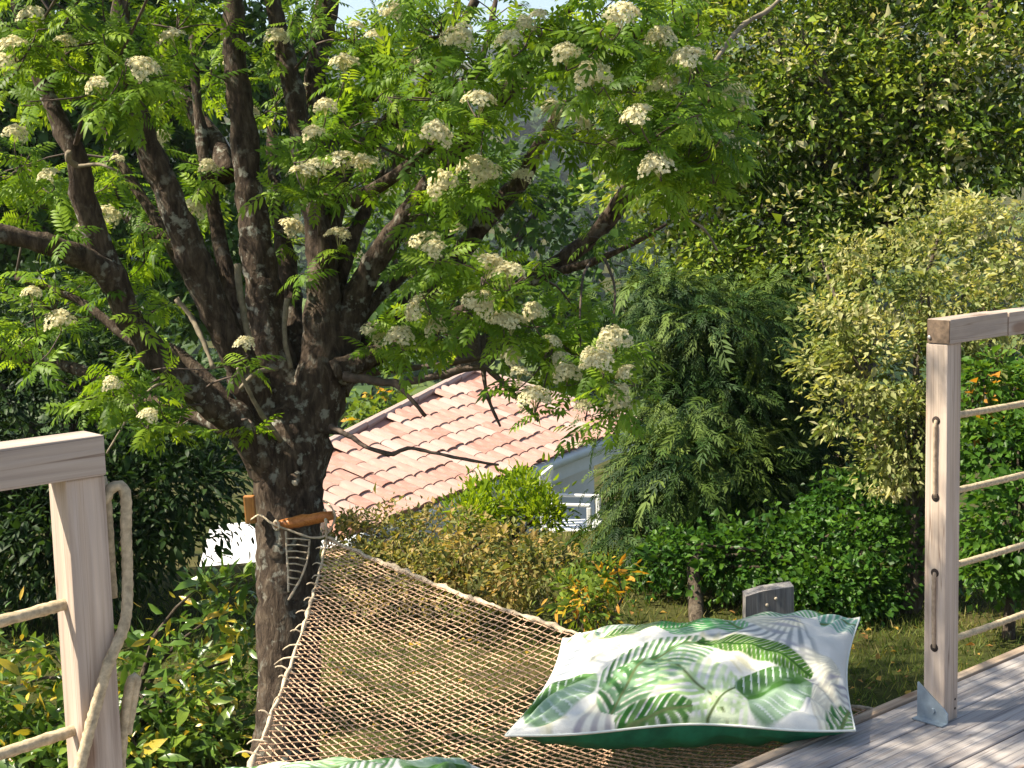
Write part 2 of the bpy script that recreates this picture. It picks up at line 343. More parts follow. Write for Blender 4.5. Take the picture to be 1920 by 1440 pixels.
for x in (-4.6, -2.3, 0, 2.2, 4.0): box('support_post', (x-.05, x+.05, -.1, 0, float(gz(x, 0))-.2, -.171), MT['fascia'], deck)
# ------------------------------------------------------------------ railings
def rope_tube(name, P, r, parent, step=.012, mat='rope', seed=0):
    Pr, rr_ = resample(P, [r]*len(P), step); return tube(name, Pr, rr_, MT[mat], parent, 12, .03, seed, True, .42, 6)
rl = empty('railing', (XL-.035, YP+.03, 0), 'deck railing with two ropes and a hanging rope tied down its post', 'railing', 'rope railings on the deck edge')
rr2 = empty('railing', (.03, YP+.03, 0), 'deck railing with four ropes, blue grey steel post foot and dark rail end', 'railing', 'rope railings on the deck edge')
zt = .0624; yr0, yr1 = .0595, .127
box('handrail', (XL-2.4, XL, yr0, yr1, H-zt, H), MT['rail'], rl, .004)
box('handrail', (0.0, .272, yr0, yr1, H-zt, H), MT['rail'], rr2, .003)
box('handrail', (.279, 2.9, yr0, yr1, H-zt-.002, H-.002), MT['rail'], rr2, .003)
eg = box('end_grain', (-.0025, -.0002, yr0+.002, yr1-.002, H-zt+.002, H-.002), MT['endgrain'], rr2); eg['label'] = 'dark weathered rail end'
tube('nail', [(-.006, .118, H-.047), (-.0022, .118, H-.047)], [.0045, .0045], MT['nail'], rr2, 8)
def post(x0, par):
    return box('post', (x0, x0+A, YP, YP+A, .001, H-zt-.0008), MT['post'], par, .003)
post(XL-A, rl); post(0, rr2); post(XL-A-1.9, rl); post(2.0, rr2)
ym = YP+A/2
for k in range(4):
    z = .2+.2*k
    def sagrope(xa, xb, par, s=.035, zz=z):
        u = np.linspace(0, 1, 14); return rope_tube('rope', [(xa+(xb-xa)*q, ym, zz+.004-4*s*q*(1-q)+.02*(q if xb > 0 else 1-q)) for q in u], .0082, par, .01, 'rope', k)
    sagrope(A-.01, 2.01, rr2, .02); sagrope(2.0+A-.01, 2.9, rr2, .01)
    sagrope(XL-A-1.9+A-.01, XL-A+.01, rl, .03)
    for xh in (-.0012,):
        tube('rope_hole', [(xh, ym, z), (.004, ym, z)], [.0115, .0115], MT['hole'], rr2, 14)
for za, zb in ((.8, .6), (.4, .2)):   # rope laid down the post between two holes
    rope_tube('rope', [(.004, ym, za-.002), (-.004, ym, za-.012), (-.003, ym+.001, (za+zb)/2), (-.002, ym, zb+.012), (.004, ym, zb+.002)], .0048, rr2, .01, 'rope_dull', 3)
# galvanised post foot: pointed side cheek, base flange, bolt
bag = Bag(); yc0, yc1 = YP-.012, YP+A+.016
prof = [(yc1, 0.003), (yc0, .003), (yc0, .030), (yc0+.012, .042), (yc1-.002, .098), (yc1, .096)]
V = [(-.0045, a, b) for a, b in prof]+[(-.0003, a, b) for a, b in prof]; n = len(prof)
bag.add(V, [tuple(range(n)), tuple(range(n, 2*n))[::-1]]+[(i, i+n, (i+1) % n+n, (i+1) % n) for i in range(n)])
V, F = boxVF(-.03, -.0045, yc0, yc1, .0015, .0045); bag.add(V, F)
bag.build('post_foot', MT['steel'], rr2)
tube('bolt', [(-.0085, YP+.03, .03), (-.0044, YP+.03, .03)], [.006, .007], MT['steel'], rr2, 6, smooth=False)
for dz in (.03, .055): tube('bolt_hole', [(.05, YP-.0006, dz), (.05, YP+.004, dz)], [.0035, .0035], MT['hole'], rr2, 8)
# rope hanging on the left post
hr = empty('hanging_rope', atY(228, 1180, .05), 'beige rope looped over the post side and crossing its front diagonally', 'rope')
px_ = [(XL-.012, .085, .953), (XL+.006, .085, .957), (XL+.016, .084, .972), (XL+.031, .08, .975), (XL+.036, .075, .955), (XL+.031, .072, .9), (XL+.026, .068, .82), (XL+.012, .058, .763), (XL-.022, .0535, .705), (XL-.052, .053, .63), (XL-.078, .053, .558), (XL-.12, .055, .44)]
rope_tube('rope', px_, .0078, hr, .006, 'rope', 5)
rope_tube('rope_tail', [(XL+.008, .095, .99), (XL+.013, .092, .95), (XL+.012, .09, .86), (XL+.012, .09, .8)], .006, hr, .008, 'rope', 6)
rope_tube('rope_loop', [(XL+.018, .085, .58), (XL+.033, .08, .65), (XL+.036, .078, .665), (XL+.028, .078, .668), (XL+.018, .08, .63), (XL+.004, .085, .53), (XL-.005, .085, .4)], .007, hr, .008, 'rope', 7)
# ------------------------------------------------------------------ net hammock
TA = np.array([-.2, 2.62, .13]); NL = np.array([-2.24, .30, -.03]); NR = np.array([.03, .285, -.02])
DT = 5.75
def npos(a, b):
    """a: share towards the left corner, b: share towards the right corner, rest at the tree"""
    a = np.asarray(a, float); b = np.asarray(b, float); c = 1-a-b
    tl = TA+np.array([-.09, -.0, 0]); 
    P = TA[None]*c[:, None]+NL[None]*a[:, None]+NR[None]*b[:, None]
    P[:, 2] -= 1.0*a*c*.16+1.0*b*c*.16+.9*a*b*.12+2.2*a*b*c
    P[:, 2] -= .05*np.exp(-((P[:, 0]+.28)**2+(P[:, 1]-.75)**2)/.18)+.03*np.exp(-((P[:, 0]+1.5)**2+(P[:, 1]-.75)**2)/.15)
    e = a*c; P[:, :2] += (e*.18)[:, None]*np.array([.75, -.6])       # edges drawn in by the net
    P[:, 0] -= b*c*.18
    return P
hm = empty('net_hammock', (-.8, 1.2, -.05), 'triangular cord net hammock stretched from the tree to the deck edge', 'hammock')
bag = Bag(); K = 82; rg = np.random.default_rng(5)
for fam in (0, 1):
    for k in range(K):
        s0 = (k+.5)/K+rg.normal()*.001
        if fam == 0: n = max(4, int(50*(1-s0))+3); b = np.linspace(0, 1-s0, n); a = np.full(n, s0)
        else: n = max(4, int(50*s0)+3); b = np.linspace(0, s0, n); a = s0-b
        P = npos(a, b); P[:, 2] += (.0016 if fam else -.0016)+.002*np.sin(np.arange(n)*2.1+k)
        P[:, :2] += rg.normal(size=(n, 2))*.0016
        V, F = tubeVF(P,   .0023 if fam == 0 else .0015, 4); bag.add(V, F)
oct_ = np.array([(1, 0, 0), (-1, 0, 0), (0, 1, 0), (0, -1, 0), (0, 0, 1), (0, 0, -1)])*.0036; of = [(0, 2, 4), (2, 1, 4), (1, 3, 4), (3, 0, 4), (2, 0, 5), (1, 2, 5), (3, 1, 5), (0, 3, 5)]
ks = [(i, j) for i in range(K) for j in range(i, K)]; KA = np.array([(i+.5)/K for i, j in ks]); KB = np.array([max((j-i)/K, 0) for i, j in ks])
for c in npos(KA, KB)+rg.normal(size=(len(ks), 3))*.0012: bag.add(oct_+c, of)
net = bag.build('netting', MT['cord'], hm, True); net['kind'] = 'stuff'
u = np.linspace(0, 1, 60); z0 = np.zeros(60)
P = npos(u, z0); P += rg.normal(size=P.shape)*.0025; V, F = tubeVF(P, .0052*(1+.25*rg.normal(size=60)), 7, .2, 3); le = mesh('edge_rope', V, F, MT['rope_pale'], hm, True)
P = npos(z0, u); P += rg.normal(size=P.shape)*.0025; P2, r2 = resample(P, .0062*(1+.35*np.abs(rg.normal(size=60))), .015); tube('edge_rope', P2, r2, MT['rope_pale'], hm, 8, .3, 4)
P = npos(u, 1-u); tube('edge_rope', P, .006, MT['rope_pale'], hm, 6, .1, 5)
for k in range(26):           # cord ends knotted round the left edge rope
    q = .06+.93*k/26+rg.normal()*.008; c = npos([q], [0.])[0]; L = .02+.03*rg.random()*(1+q)
    o = norm(np.array([-.75, .62, .1])+rg.normal(size=3)*.35)
    Pk, rk = resample([c-o*.02, c+o*L*.5+[0, 0, .006], c+o*L+[0, 0, -.006]], [.0034, .0028, .002], .01); tube('cord_end', Pk, rk, MT['rope_pale'], hm, 5, .1, k)
for k in range(16):           # lashings to the deck edge
    q = (k+.5)/16; c = npos([q], [1-q])[0]; Pk, rk = resample([c, (c+[0, -.005, .02]), (c[0], .262, .0)], [.003]*3, .01); tube('lashing', Pk, rk, MT['rope_pale'], hm, 5)
# wooden chocks and ropes at the tree
b0, b1 = atD(516, 986, 5.62), atD(624, 966, 5.60); ax = norm(b1-b0)
Pb, rb = resample([b0, b0*.8+b1*.2, b0*.5+b1*.5, b0*.2+b1*.8, b1], [.014, .021, .023, .021, .017], .02)
tube('spreader_bar', Pb, rb, MT['varnish'], hm, 10, .05, 2)
c = atD(469, 955, 5.72); V, F = boxVF(-.021, .021, -.016, .016, -.055, .055, .006); V = np.array(V)
V = V[:, :1]*R0+V[:, 1:2]*norm(np.cross([0, 0, 1.], R0))+V[:, 2:]*np.array([-.05, 0, 1]); mesh('wood_chock', V+c, F, MT['varnish_v'], hm)
def pr(name, pts, r=.005, m='rope_pale', seed=0):
    P_, r_ = resample([atD(*q) for q in pts], [r]*len(pts), .012); return tube(name, P_, r_, MT[m], hm, 6, .18, seed)
pr('tree_rope', [(470, 975, 5.72), (488, 966, 5.64), (505, 978, 5.61), (520, 986, 5.6), (545, 995, 5.6), (585, 1008, 5.6), (612, 1002, 5.6), (628, 968, 5.62), (616, 945, 5.68), (606, 940, 5.76)], .0045)
pr('tree_rope', [(519, 976, 5.6), (524, 988, 5.58), (518, 994, 5.6), (512, 985, 5.62), (519, 976, 5.6)], .005, seed=2)
pr('tree_rope', [(609, 955, 5.62), (611, 980, 5.58), (612, 1004, 5.6), (616, 1020, 5.6)], .0055, seed=3)
pr('tree_rope', [(536, 996, 5.6), (537, 1030, 5.58), (540, 1070, 5.5), (541, 1110, 5.4)], .004, seed=4)
pr('tree_rope', [(580, 1012, 5.6), (578, 1040, 5.56), (570, 1070, 5.5), (560, 1092, 5.42), (541, 1125, 5.34)], .0045, seed=5)
for k in range(8):
    y = 1010+k*12; w_ = 40*(1-(k/9)**1.6)+3; pr('net_rung', [(537+k*.5, y, 5.58-.02*k), (537+w_*.5, y+rg.normal()*2, 5.57-.02*k), (538+w_, y+3, 5.58-.02*k)], .003, seed=k)
# ------------------------------------------------------------------ cushions
def print_colors(X, Yv):
    """leaf print laid out on the cushion's own cloth, metres from its front-left corner"""
    W_, Hh = .90, .63
    col = np.ones(X.shape+(3,))*np.array([.66, .655, .60])
    def put(mask, c):
        nonlocal col
        col = col*(1-mask[..., None])+np.asarray(c)*mask[..., None]
    sm = lambda v, e: np.clip(v/e+.5, 0, 1)
    def loc(cx, cy, a): ca, sa = math.cos(a), math.sin(a); dx, dy = X-cx*W_, Yv-cy*Hh; return dx*ca+dy*sa, -dx*sa+dy*ca
    def fan(cx, cy, r, a, spread, c1=(.50, .53, .56), n=17):
        x, y = loc(cx, cy, a); R_ = np.hypot(x, y); th_ = np.arctan2(y, x)
        m = sm(r*(1-.25*np.abs(np.sin(th_*n/2)))-R_, .02)*sm(spread-np.abs(th_), .1)*sm(R_-.01, .02)
        s = .5+.5*np.sin(th_*n); put(m*np.clip(s*1.8-.5, 0, 1)*.95, np.asarray(c1)*.8); put(m*sm(.07-np.abs(R_-.05), .06)*.5, (.82, .76, .52))
    def frond(cx, cy, L, Wd, a, c1, c2, n=11, duty=.62, curve=0., rib=(.12, .16, .06), slant=.8):
        x, y = loc(cx, cy, a); y = y-curve*x*x; u = (x+L/2)/L
        prof_ = Wd*np.sqrt(np.clip(np.sin(np.pi*np.clip(u*.93+.05, 0, 1)), 0, 1)); ins = sm(prof_-np.abs(y), .008)*((u > 0) & (u < 1))
        ph = (u-slant*np.abs(y)/L)*n; fr = ph-np.floor(ph); leafm = ins*np.clip(sm(duty-fr, .25)*sm(fr, .2)+(np.abs(y) < Wd*.12), 0, 1)
        mixv = np.clip(.5+.5*np.sin(ph*6.28*.5)+.3*np.sign(y), 0, 1)[..., None]; put(leafm, np.asarray(c1)*mixv+np.asarray(c2)*(1-mixv))
        put(ins*sm(.0035-np.abs(y), .003), rib)
    def monstera(cx, cy, r, a, dark=(.055, .15, .028), mint=(.30, .42, .28)):
        x, y = loc(cx, cy, a); th_ = np.arctan2(y, x); R_ = np.hypot(x, y)
        b = r*(1.02+.12*np.cos(2*th_)-.28*np.exp(-((np.abs(th_)-np.pi)/.35)**2))
        ins = sm(b-R_, .006); ph = (x-.55*np.abs(y))/r*4.2; fr = ph-np.floor(ph); slit = sm(.2-fr, .12)*sm(np.abs(y)-.28*r, .02)
        half = np.where(y > 0, 1., 0.); shade = np.clip(.55+.45*np.sin(ph*6.28+1), 0, 1)
        m_ = np.clip(sm(y+.12*r*np.sin(x/r*9), .25*r)*.9+.25*shade*(R_ > .8*r)+.9*sm(.07*r-np.abs(y), .01), 0, 1)[..., None]
        put(ins, np.asarray(dark)*m_+np.asarray(mint)*(1-m_)); put(ins*slit*.85, (.6, .66, .62)); put(ins*sm(R_-.93*r, .01)*.6, (.10, .2, .07))
    fan(.26, .55, .24, 2.7, 1.3, (.30, .33, .37), 24); fan(.27, .20, .2, -1.0, 1.25, (.33, .31, .38), 22); fan(.80, .86, .36, -2.0, .75, (.33, .36, .36), 36); fan(.98, .42, .26, -2.6, .9, (.36, .37, .42), 34); fan(.86, .12, .2, .0, 1.2, (.36, .35, .40), 26)
    fan(.60, .80, .24, .3, 1.0, (.36, .37, .40), 26); fan(.10, .66, .2, .9, 1.2, (.50, .48, .34), 18); fan(.56, .40, .15, 1.2, 2., (.52, .52, .36), 18); fan(.05, .12, .12, .4, 1.5, (.45, .45, .35), 14); fan(.42, .68, .13, 2., 2., (.4, .42, .48), 16)
    frond(.53, .16, .34, .10, 2.3, (.32, .47, .19), (.55, .64, .42), 11, .6, .3); frond(.62, .10, .2, .06, .9, (.4, .52, .28), (.58, .66, .45), 9, .55)
    frond(.33, .76, .34, .06, .5, (.035, .10, .02), (.10, .2, .06), 20, .85, 1.4); frond(.47, .74, .22, .085, .75, (.04, .22, .05), (.08, .32, .1), 15, .75); frond(.55, .78, .2, .06, 2.4, (.07, .25, .08), (.2, .42, .2), 12, .7)
    frond(.39, .36, .34, .11, .62, (.07, .17, .05), (.26, .40, .24), 14, .58, -.4); frond(.32, .20, .2, .08, 1.25, (.05, .14, .04), (.24, .38, .22), 8, .72)
    frond(.70, .45, .36, .058, -.34, (.03, .095, .012), (.09, .2, .03), 26, .92, -1.1, (.02, .06, .01), .5)
    frond(.75, .92, .3, .05, .1, (.06, .22, .08), (.15, .35, .17), 17, .6); frond(.15, .86, .24, .055, -.2, (.2, .34, .2), (.42, .52, .4), 11, .6); frond(.96, .88, .16, .055, .5, (.14, .32, .22), (.25, .45, .35), 8, .7); frond(.97, .04, .12, .05, 1.2, (.05, .16, .05), (.2, .3, .12), 6, .7)
    frond(.41, .02, .2, .055, .2, (.03, .12, .02), (.14, .25, .08), 8, .8)
    monstera(.095, .20, .105, .72); monstera(.755, .16, .100, .6)
    return col
cm, t, p = newmat('printed_cotton'); at_ = nd(t, 'ShaderNodeAttribute', attribute_name='print'); wv = noise(t, 420, 2, .5, mapped(t, (1, 1, 1)))
t.links.new(mix(t, at_.outputs['Color'], ramp(t, wv, [(.3, (.9, .9, .9)), (.7, (1.05, 1.05, 1.05))]), .6, 'MULTIPLY'), p.inputs['Base Color']); p.inputs['Roughness'].default_value = .85; p.inputs['Specular IOR Level'].default_value = .15; bump(t, p, noise(t, 26, 4, .6, mapped(t, (1, 1, 1))), .35, .01)
MT['print'] = cm; MT['green'] = plain('emerald_cotton', (.012, .14, .065), .8, 14, .4, bmp=1.)
def cushion(label, LF, RF, RB, LB, top, bot, seed, nu=300, nv=200, flip=0):
    LF, RF, RB, LB = map(np.array, (LF, RF, RB, LB)); rg = np.random.default_rng(seed)
    root = empty('cushion', (LF+RF+RB+LB)/4-[0, 0, .02], label, 'cushion', 'leaf print cushions on the net')
    def surf(nu, nv, sgn):
        u, v = np.meshgrid(np.linspace(0, 1, nu), np.linspace(0, 1, nv), indexing='ij')
        uu = u+.035*np.sin(np.pi*v)*(1-2*u)*np.abs(1-2*u)**2; vv = v+.05*np.sin(np.pi*u)*(1-2*v)*np.abs(1-2*v)**2
        B = (LF*((1-uu)*(1-vv))[..., None]+RF*(uu*(1-vv))[..., None]+RB*(uu*vv)[..., None]+LB*((1-uu)*vv)[..., None])
        d = np.clip(np.minimum(1, 1.0*np.power(np.clip(4*u*(1-u), 0, 1), .55)*np.power(np.clip(4*v*(1-v), 0, 1), .5)), 0, 1)
        wr = 0
        for k in range(7):
            a = rg.random()*6.28; q = np.cos(a)*u*1.4+np.sin(a)*v; wr = wr+np.sin(q*(9+7*k)+rg.random()*6)*.0065/(1+.4*k)
        cor = 0
        for (cu, cv) in ((0, 0), (1, 0), (1, 1), (0, 1)):
            dd = np.hypot((u-cu)*1.4, v-cv); an = np.arctan2(v-cv, (u-cu)*1.4); cor = cor+np.sin(an*16+cu*3)*.011*np.exp(-((dd-.2)/.13)**2)
        e = np.minimum(np.minimum(u, 1-u), np.minimum(v, 1-v)); edge = np.clip(e/.06, 0, 1)
        hgt = (top if sgn > 0 else bot)*d+sgn*(wr+cor)*edge*.9
        B[..., 2] += sgn*hgt
        B += (.012*np.sin(np.pi*u*3+seed)*(1-edge))[..., None]*np.array([.3, .3, .4])
        return u, v, B
    for nm_, sgn, mt, a_, b_ in (('printed_front', 1, 'print', nu, nv), ('green_back', -1, 'green', 70, 50)):
        rg = np.random.default_rng(seed); u, v, B = surf(a_, b_, sgn); i = np.arange(u.size).reshape(u.shape)
        F = np.stack([i[:-1, :-1], i[1:, :-1], i[1:, 1:], i[:-1, 1:]], -1).reshape(-1, 4); F = F if sgn > 0 else F[:, ::-1]
        at = {'print': print_colors((1-u if flip else u)*.9, (1-v if flip else v)*.63).reshape(-1, 3)} if sgn > 0 else None
        mesh(nm_, B.reshape(-1, 3), F.copy(), MT[mt], root, True, at)
    u_ = np.linspace(0, 1, 60, endpoint=False)
    rg = np.random.default_rng(seed); u, v, B = surf(80, 60, 1); ring = np.concatenate([B[:, 0], B[-1, 1:], B[-2::-1, -1], B[0, -2:0:-1]]); ring = np.concatenate([ring, ring[:1]])
    tube('seam_piping', ring, .0035, MT['print_edge'], root, 5)
    return root
MT['print_edge'] = plain('cream_piping', (.7, .72, .64), .85, 30, .1)
cushion('plump white cushion with green leaf print lying across the deck edge board', atZ(948, 1380, .10), atZ(1603, 1369, .04), atZ(1612, 1158, .15), atZ(1056, 1198, .08), .10, .125, 3)
cushion('white and grey leaf print cushion whose rounded back shows beside the left net edge', (-2.16, .84, .0), (-1.52, .22, .0), (-1.06, .67, .015), (-1.66, 1.22, -.03), .12, .05, 8, 220, 150, 1)
# ------------------------------------------------------------------ rowan tree over the net
foot = atD(540, 1480, 5.85); foot[2] = float(gz(foot[0], foot[1]))
rt = empty('rowan_tree', foot, 'flowering tree with many dark stems and cream blossom, net tied to its trunk', 'tree')
LIMB = []
def limb(name, pts, mat='bark', sides=12, jit=.1, dd=0., step=.035, seed=0, keep=True):
    Q = [atD(x, y, D) for x, y, r, D in pts]; rad = [r*D/f*((1., .88, .82, .8)[min(i, 3)] if name == 'limb' else 1) for i, (x, y, r, D) in enumerate(pts)]
    P, r_ = resample(Q, rad, step)
    if keep: LIMB.append(P)
    return tube(name, P, r_, MT[mat], rt, sides, jit, seed+len(LIMB))
D0 = 5.85
limb('trunk', [(532, 1560, 74, D0), (538, 1400, 62, D0), (543, 1200, 58, D0), (543, 1060, 60, D0), (541, 960, 63, D0), (540, 890, 68, D0), (548, 830, 72, D0), (558, 760, 58, D0+.05), (566, 710, 40, D0+.08)], sides=20, jit=.05)
limb('limb', [(520, 900, 40, D0-.05), (465, 815, 40, D0-.12), (390, 750, 35, D0-.2), (305, 680, 34, D0-.3), (245, 595, 32, D0-.4), (205, 515, 33, D0-.5), (150, 480, 27, D0-.6), (60, 452, 23, D0-.7), (-60, 420, 20, D0-.8)])
limb('limb', [(215, 540, 28, D0-.45), (185, 460, 30, D0-.5), (160, 380, 28, D0-.55), (145, 300, 26, D0-.6), (108, 225, 21, D0-.6), (65, 120, 16, D0-.6), (20, -20, 13, D0-.6), (-30, -150, 9, D0-.6)])
limb('limb', [(545, 860, 45, D0), (480, 745, 38, D0-.05), (412, 600, 37, D0-.15), (345, 440, 36, D0-.25), (290, 305, 34, D0-.3), (245, 180, 27, D0-.35), (222, 80, 23, D0-.4), (232, -40, 21, D0-.4), (240, -200, 16, D0-.4)])
limb('limb', [(560, 830, 50, D0), (520, 690, 46, D0+.05), (495, 560, 42, D0+.1), (475, 420, 36, D0+.1), (462, 300, 31, D0+.1), (448, 180, 28, D0+.1), (440, 80, 27, D0+.1), (436, -60, 24, D0+.1), (420, -260, 16, D0)])
limb('limb', [(560, 720, 30, D0+.1), (552, 600, 24, D0+.25), (530, 440, 19, D0+.4), (515, 330, 16, D0+.5), (510, 240, 12, D0+.6)])
limb('limb', [(590, 810, 55, D0), (603, 660, 46, D0), (606, 540, 37, D0), (592, 420, 30, D0+.05), (570, 290, 27, D0+.1), (545, 140, 26, D0+.1), (518, 30, 20, D0+.1), (490, -80, 15, D0+.1)])
limb('limb', [(604, 520, 28, D0+.05), (596, 330, 25, D0+.2), (590, 150, 25, D0+.3), (610, 30, 27, D0+.3), (622, -80, 22, D0+.3), (640, -260, 14, D0+.3)])
limb('limb', [(605, 740, 42, D0), (650, 600, 33, D0+.05), (692, 510, 28, D0+.05), (750, 420, 25, D0), (812, 335, 22, D0-.05), (870, 262, 23, D0-.1), (930, 190, 22, D0-.2), (985, 125, 17, D0-.3), (1060, 30, 12, D0-.4), (1120, -80, 8, D0-.5)])
limb('limb', [(612, 480, 28, D0+.1), (640, 325, 26, D0+.2), (700, 262, 25, D0+.2), (765, 198, 22, D0+.15), (830, 120, 16, D0+.1), (890, 0, 11, D0)])
limb('limb', [(600, 340, 20, D0+.25), (640, 240, 18, D0+.35), (735, 143, 15, D0+.35), (790, 60, 11, D0+.3)])
limb('limb', [(625, 720, 34, D0+.1), (740, 600, 24, D0+.2), (830, 520, 22, D0+.2), (893, 433, 23, D0+.2), (973, 343, 21, D0+.1), (1010, 275, 15, D0), (1060, 190, 10, D0-.1)])
limb('limb', [(630, 700, 28, D0-.05), (760, 640, 17, D0-.05), (880, 580, 17, D0), (985, 530, 18, D0), (1055, 487, 21, D0), (1110, 445, 21, D0), (1150, 400, 22, D0-.05), (1178, 360, 19, D0-.15), (1215, 300, 13, D0-.3), (1270, 230, 9, D0-.5), (1340, 180, 6, D0-.6)])
limb('limb', [(450, 810, 18, D0), (340, 770, 14, D0+.15), (240, 735, 13, D0+.3), (150, 694, 13, D0+.4), (60, 672, 13, D0+.5), (-60, 655, 12, D0+.6)])
limb('limb', [(395, 520, 20, D0+.1), (330, 460, 17, D0+.4), (380, 300, 0.1, D0+.5)][:2]+[(260, 420, 14, D0+.6), (200, 380, 9, D0+.8)])
limb('limb', [(430, 330, 22, D0+.3), (400, 260, 21, D0+.4), (350, 190, 18, D0+.5), (310, 120, 14, D0+.6), (290, 30, 10, D0+.6)])
for pts in ([(500, 760, 22, .1), (440, 570, 19, .2), (400, 390, 16, .3), (372, 210, 13, .35), (360, 40, 10, .4), (350, -120, 7, .4)], [(470, 740, 20, .1), (385, 570, 17, .25), (300, 420, 14, .35), (235, 320, 11, .4), (170, 190, 8, .45), (120, 60, 5, .5)],
            [(640, 640, 21, .1), (705, 560, 16, .2), (790, 480, 13, .25), (870, 415, 11, .3), (960, 370, 7, .3)], [(620, 600, 19, .1), (660, 450, 16, .2), (720, 330, 13, .3), (790, 220, 10, .3), (835, 120, 7, .3), (860, -20, 5, .3)],
            [(430, 760, 18, .1), (330, 660, 15, .2), (250, 640, 12, .3), (150, 565, 10, .4), (30, 520, 7, .5)], [(660, 380, 16, .1), (740, 330, 13, .0), (830, 250, 11, -.1), (900, 120, 8, -.2), (930, 0, 6, -.2)], [(1000, 520, 11, .0), (1080, 500, 9, -.1), (1160, 470, 7, -.2), (1250, 420, 4, -.3)]):
    limb('limb', [(x, y, r, D0+d) for x, y, r, d in pts], sides=8, step=.05)
for s_, pts in enumerate([
        [(645, 705, 9, 5.7), (740, 718, 8.5, 5.65), (820, 705, 7.5, 5.6), (905, 690, 6.5, 5.55), (960, 735, 5, 5.5), (1010, 790, 3, 5.5)],
        [(660, 700, 7, 5.8), (760, 692, 6.5, 5.8), (850, 680, 6, 5.75), (930, 665, 4, 5.7)],
        [(735, 716, 5, 5.65), (768, 745, 4, 5.6), (798, 781, 3, 5.6)], [(905, 690, 5, 5.55), (915, 745, 3.6, 5.5), (938, 800, 2.2, 5.5)],
        [(620, 800, 6, 5.7), (660, 820, 4.5, 5.6), (690, 840, 4.2, 5.5), (738, 852, 4, 5.5), (765, 840, 3.6, 5.5), (850, 857, 3.2, 5.45), (935, 872, 2, 5.4)]]):
    limb('dead_twig', pts, 'deadtwig', 6, .15, step=.02, seed=s_, keep=False)
for s_, pts in enumerate([
        [(527, 827, 5, 5.7), (490, 775, 4.6, 5.6), (465, 730, 4.2, 5.55), (445, 690, 3, 5.5)], [(445, 495, 6, 5.7), (452, 560, 7, 5.68), (468, 640, 5, 5.68)],
        [(540, 560, 5, 5.7), (533, 620, 5, 5.7), (545, 690, 4, 5.72)], [(330, 560, 5, 5.7), (352, 585, 5, 5.7), (375, 625, 5, 5.65), (400, 690, 4, 5.6)],
        [(360, 745, 4, 5.5), (300, 720, 3, 5.4), (250, 770, 2.6, 5.3), (200, 850, 2, 5.2)],
        [(145, 310, 6, 5.2), (128, 300, 5, 5.18), (130, 285, 6, 5.15)], [(145, 312, 4, 5.2), (185, 308, 3.4, 5.15), (215, 318, 2, 5.1)],
        [(1330, 130, 3, 5.2), (1390, 50, 5, 5.4), (1440, 20, 4, 5.5), (1480, -20, 4, 5.6)], [(1270, 400, 2, 5.3), (1320, 430, 3, 5.4), (1345, 470, 2, 5.4)], [(520, 690, 5, 5.68), (480, 700, 5, 5.6), (450, 730, 3, 5.58)]]):
    limb('pale_twig', pts, 'paletwig', 6, .15, step=.02, seed=50+s_, keep=False)
k1 = atD(552, 900, D0-.128-.06); tube('branch_scar', [k1+FW*.02, k1-FW*.006, k1-FW*.012], [.03, .024, .012], MT['bark'], rt, 14, .12, 3)
tube('pruned_stub', [k1-FW*.005+RT*.002-UP*.008, k1-FW*.02+RT*.002-UP*.01], [.012, .009], MT['cut'], rt, 8, .2, 4)
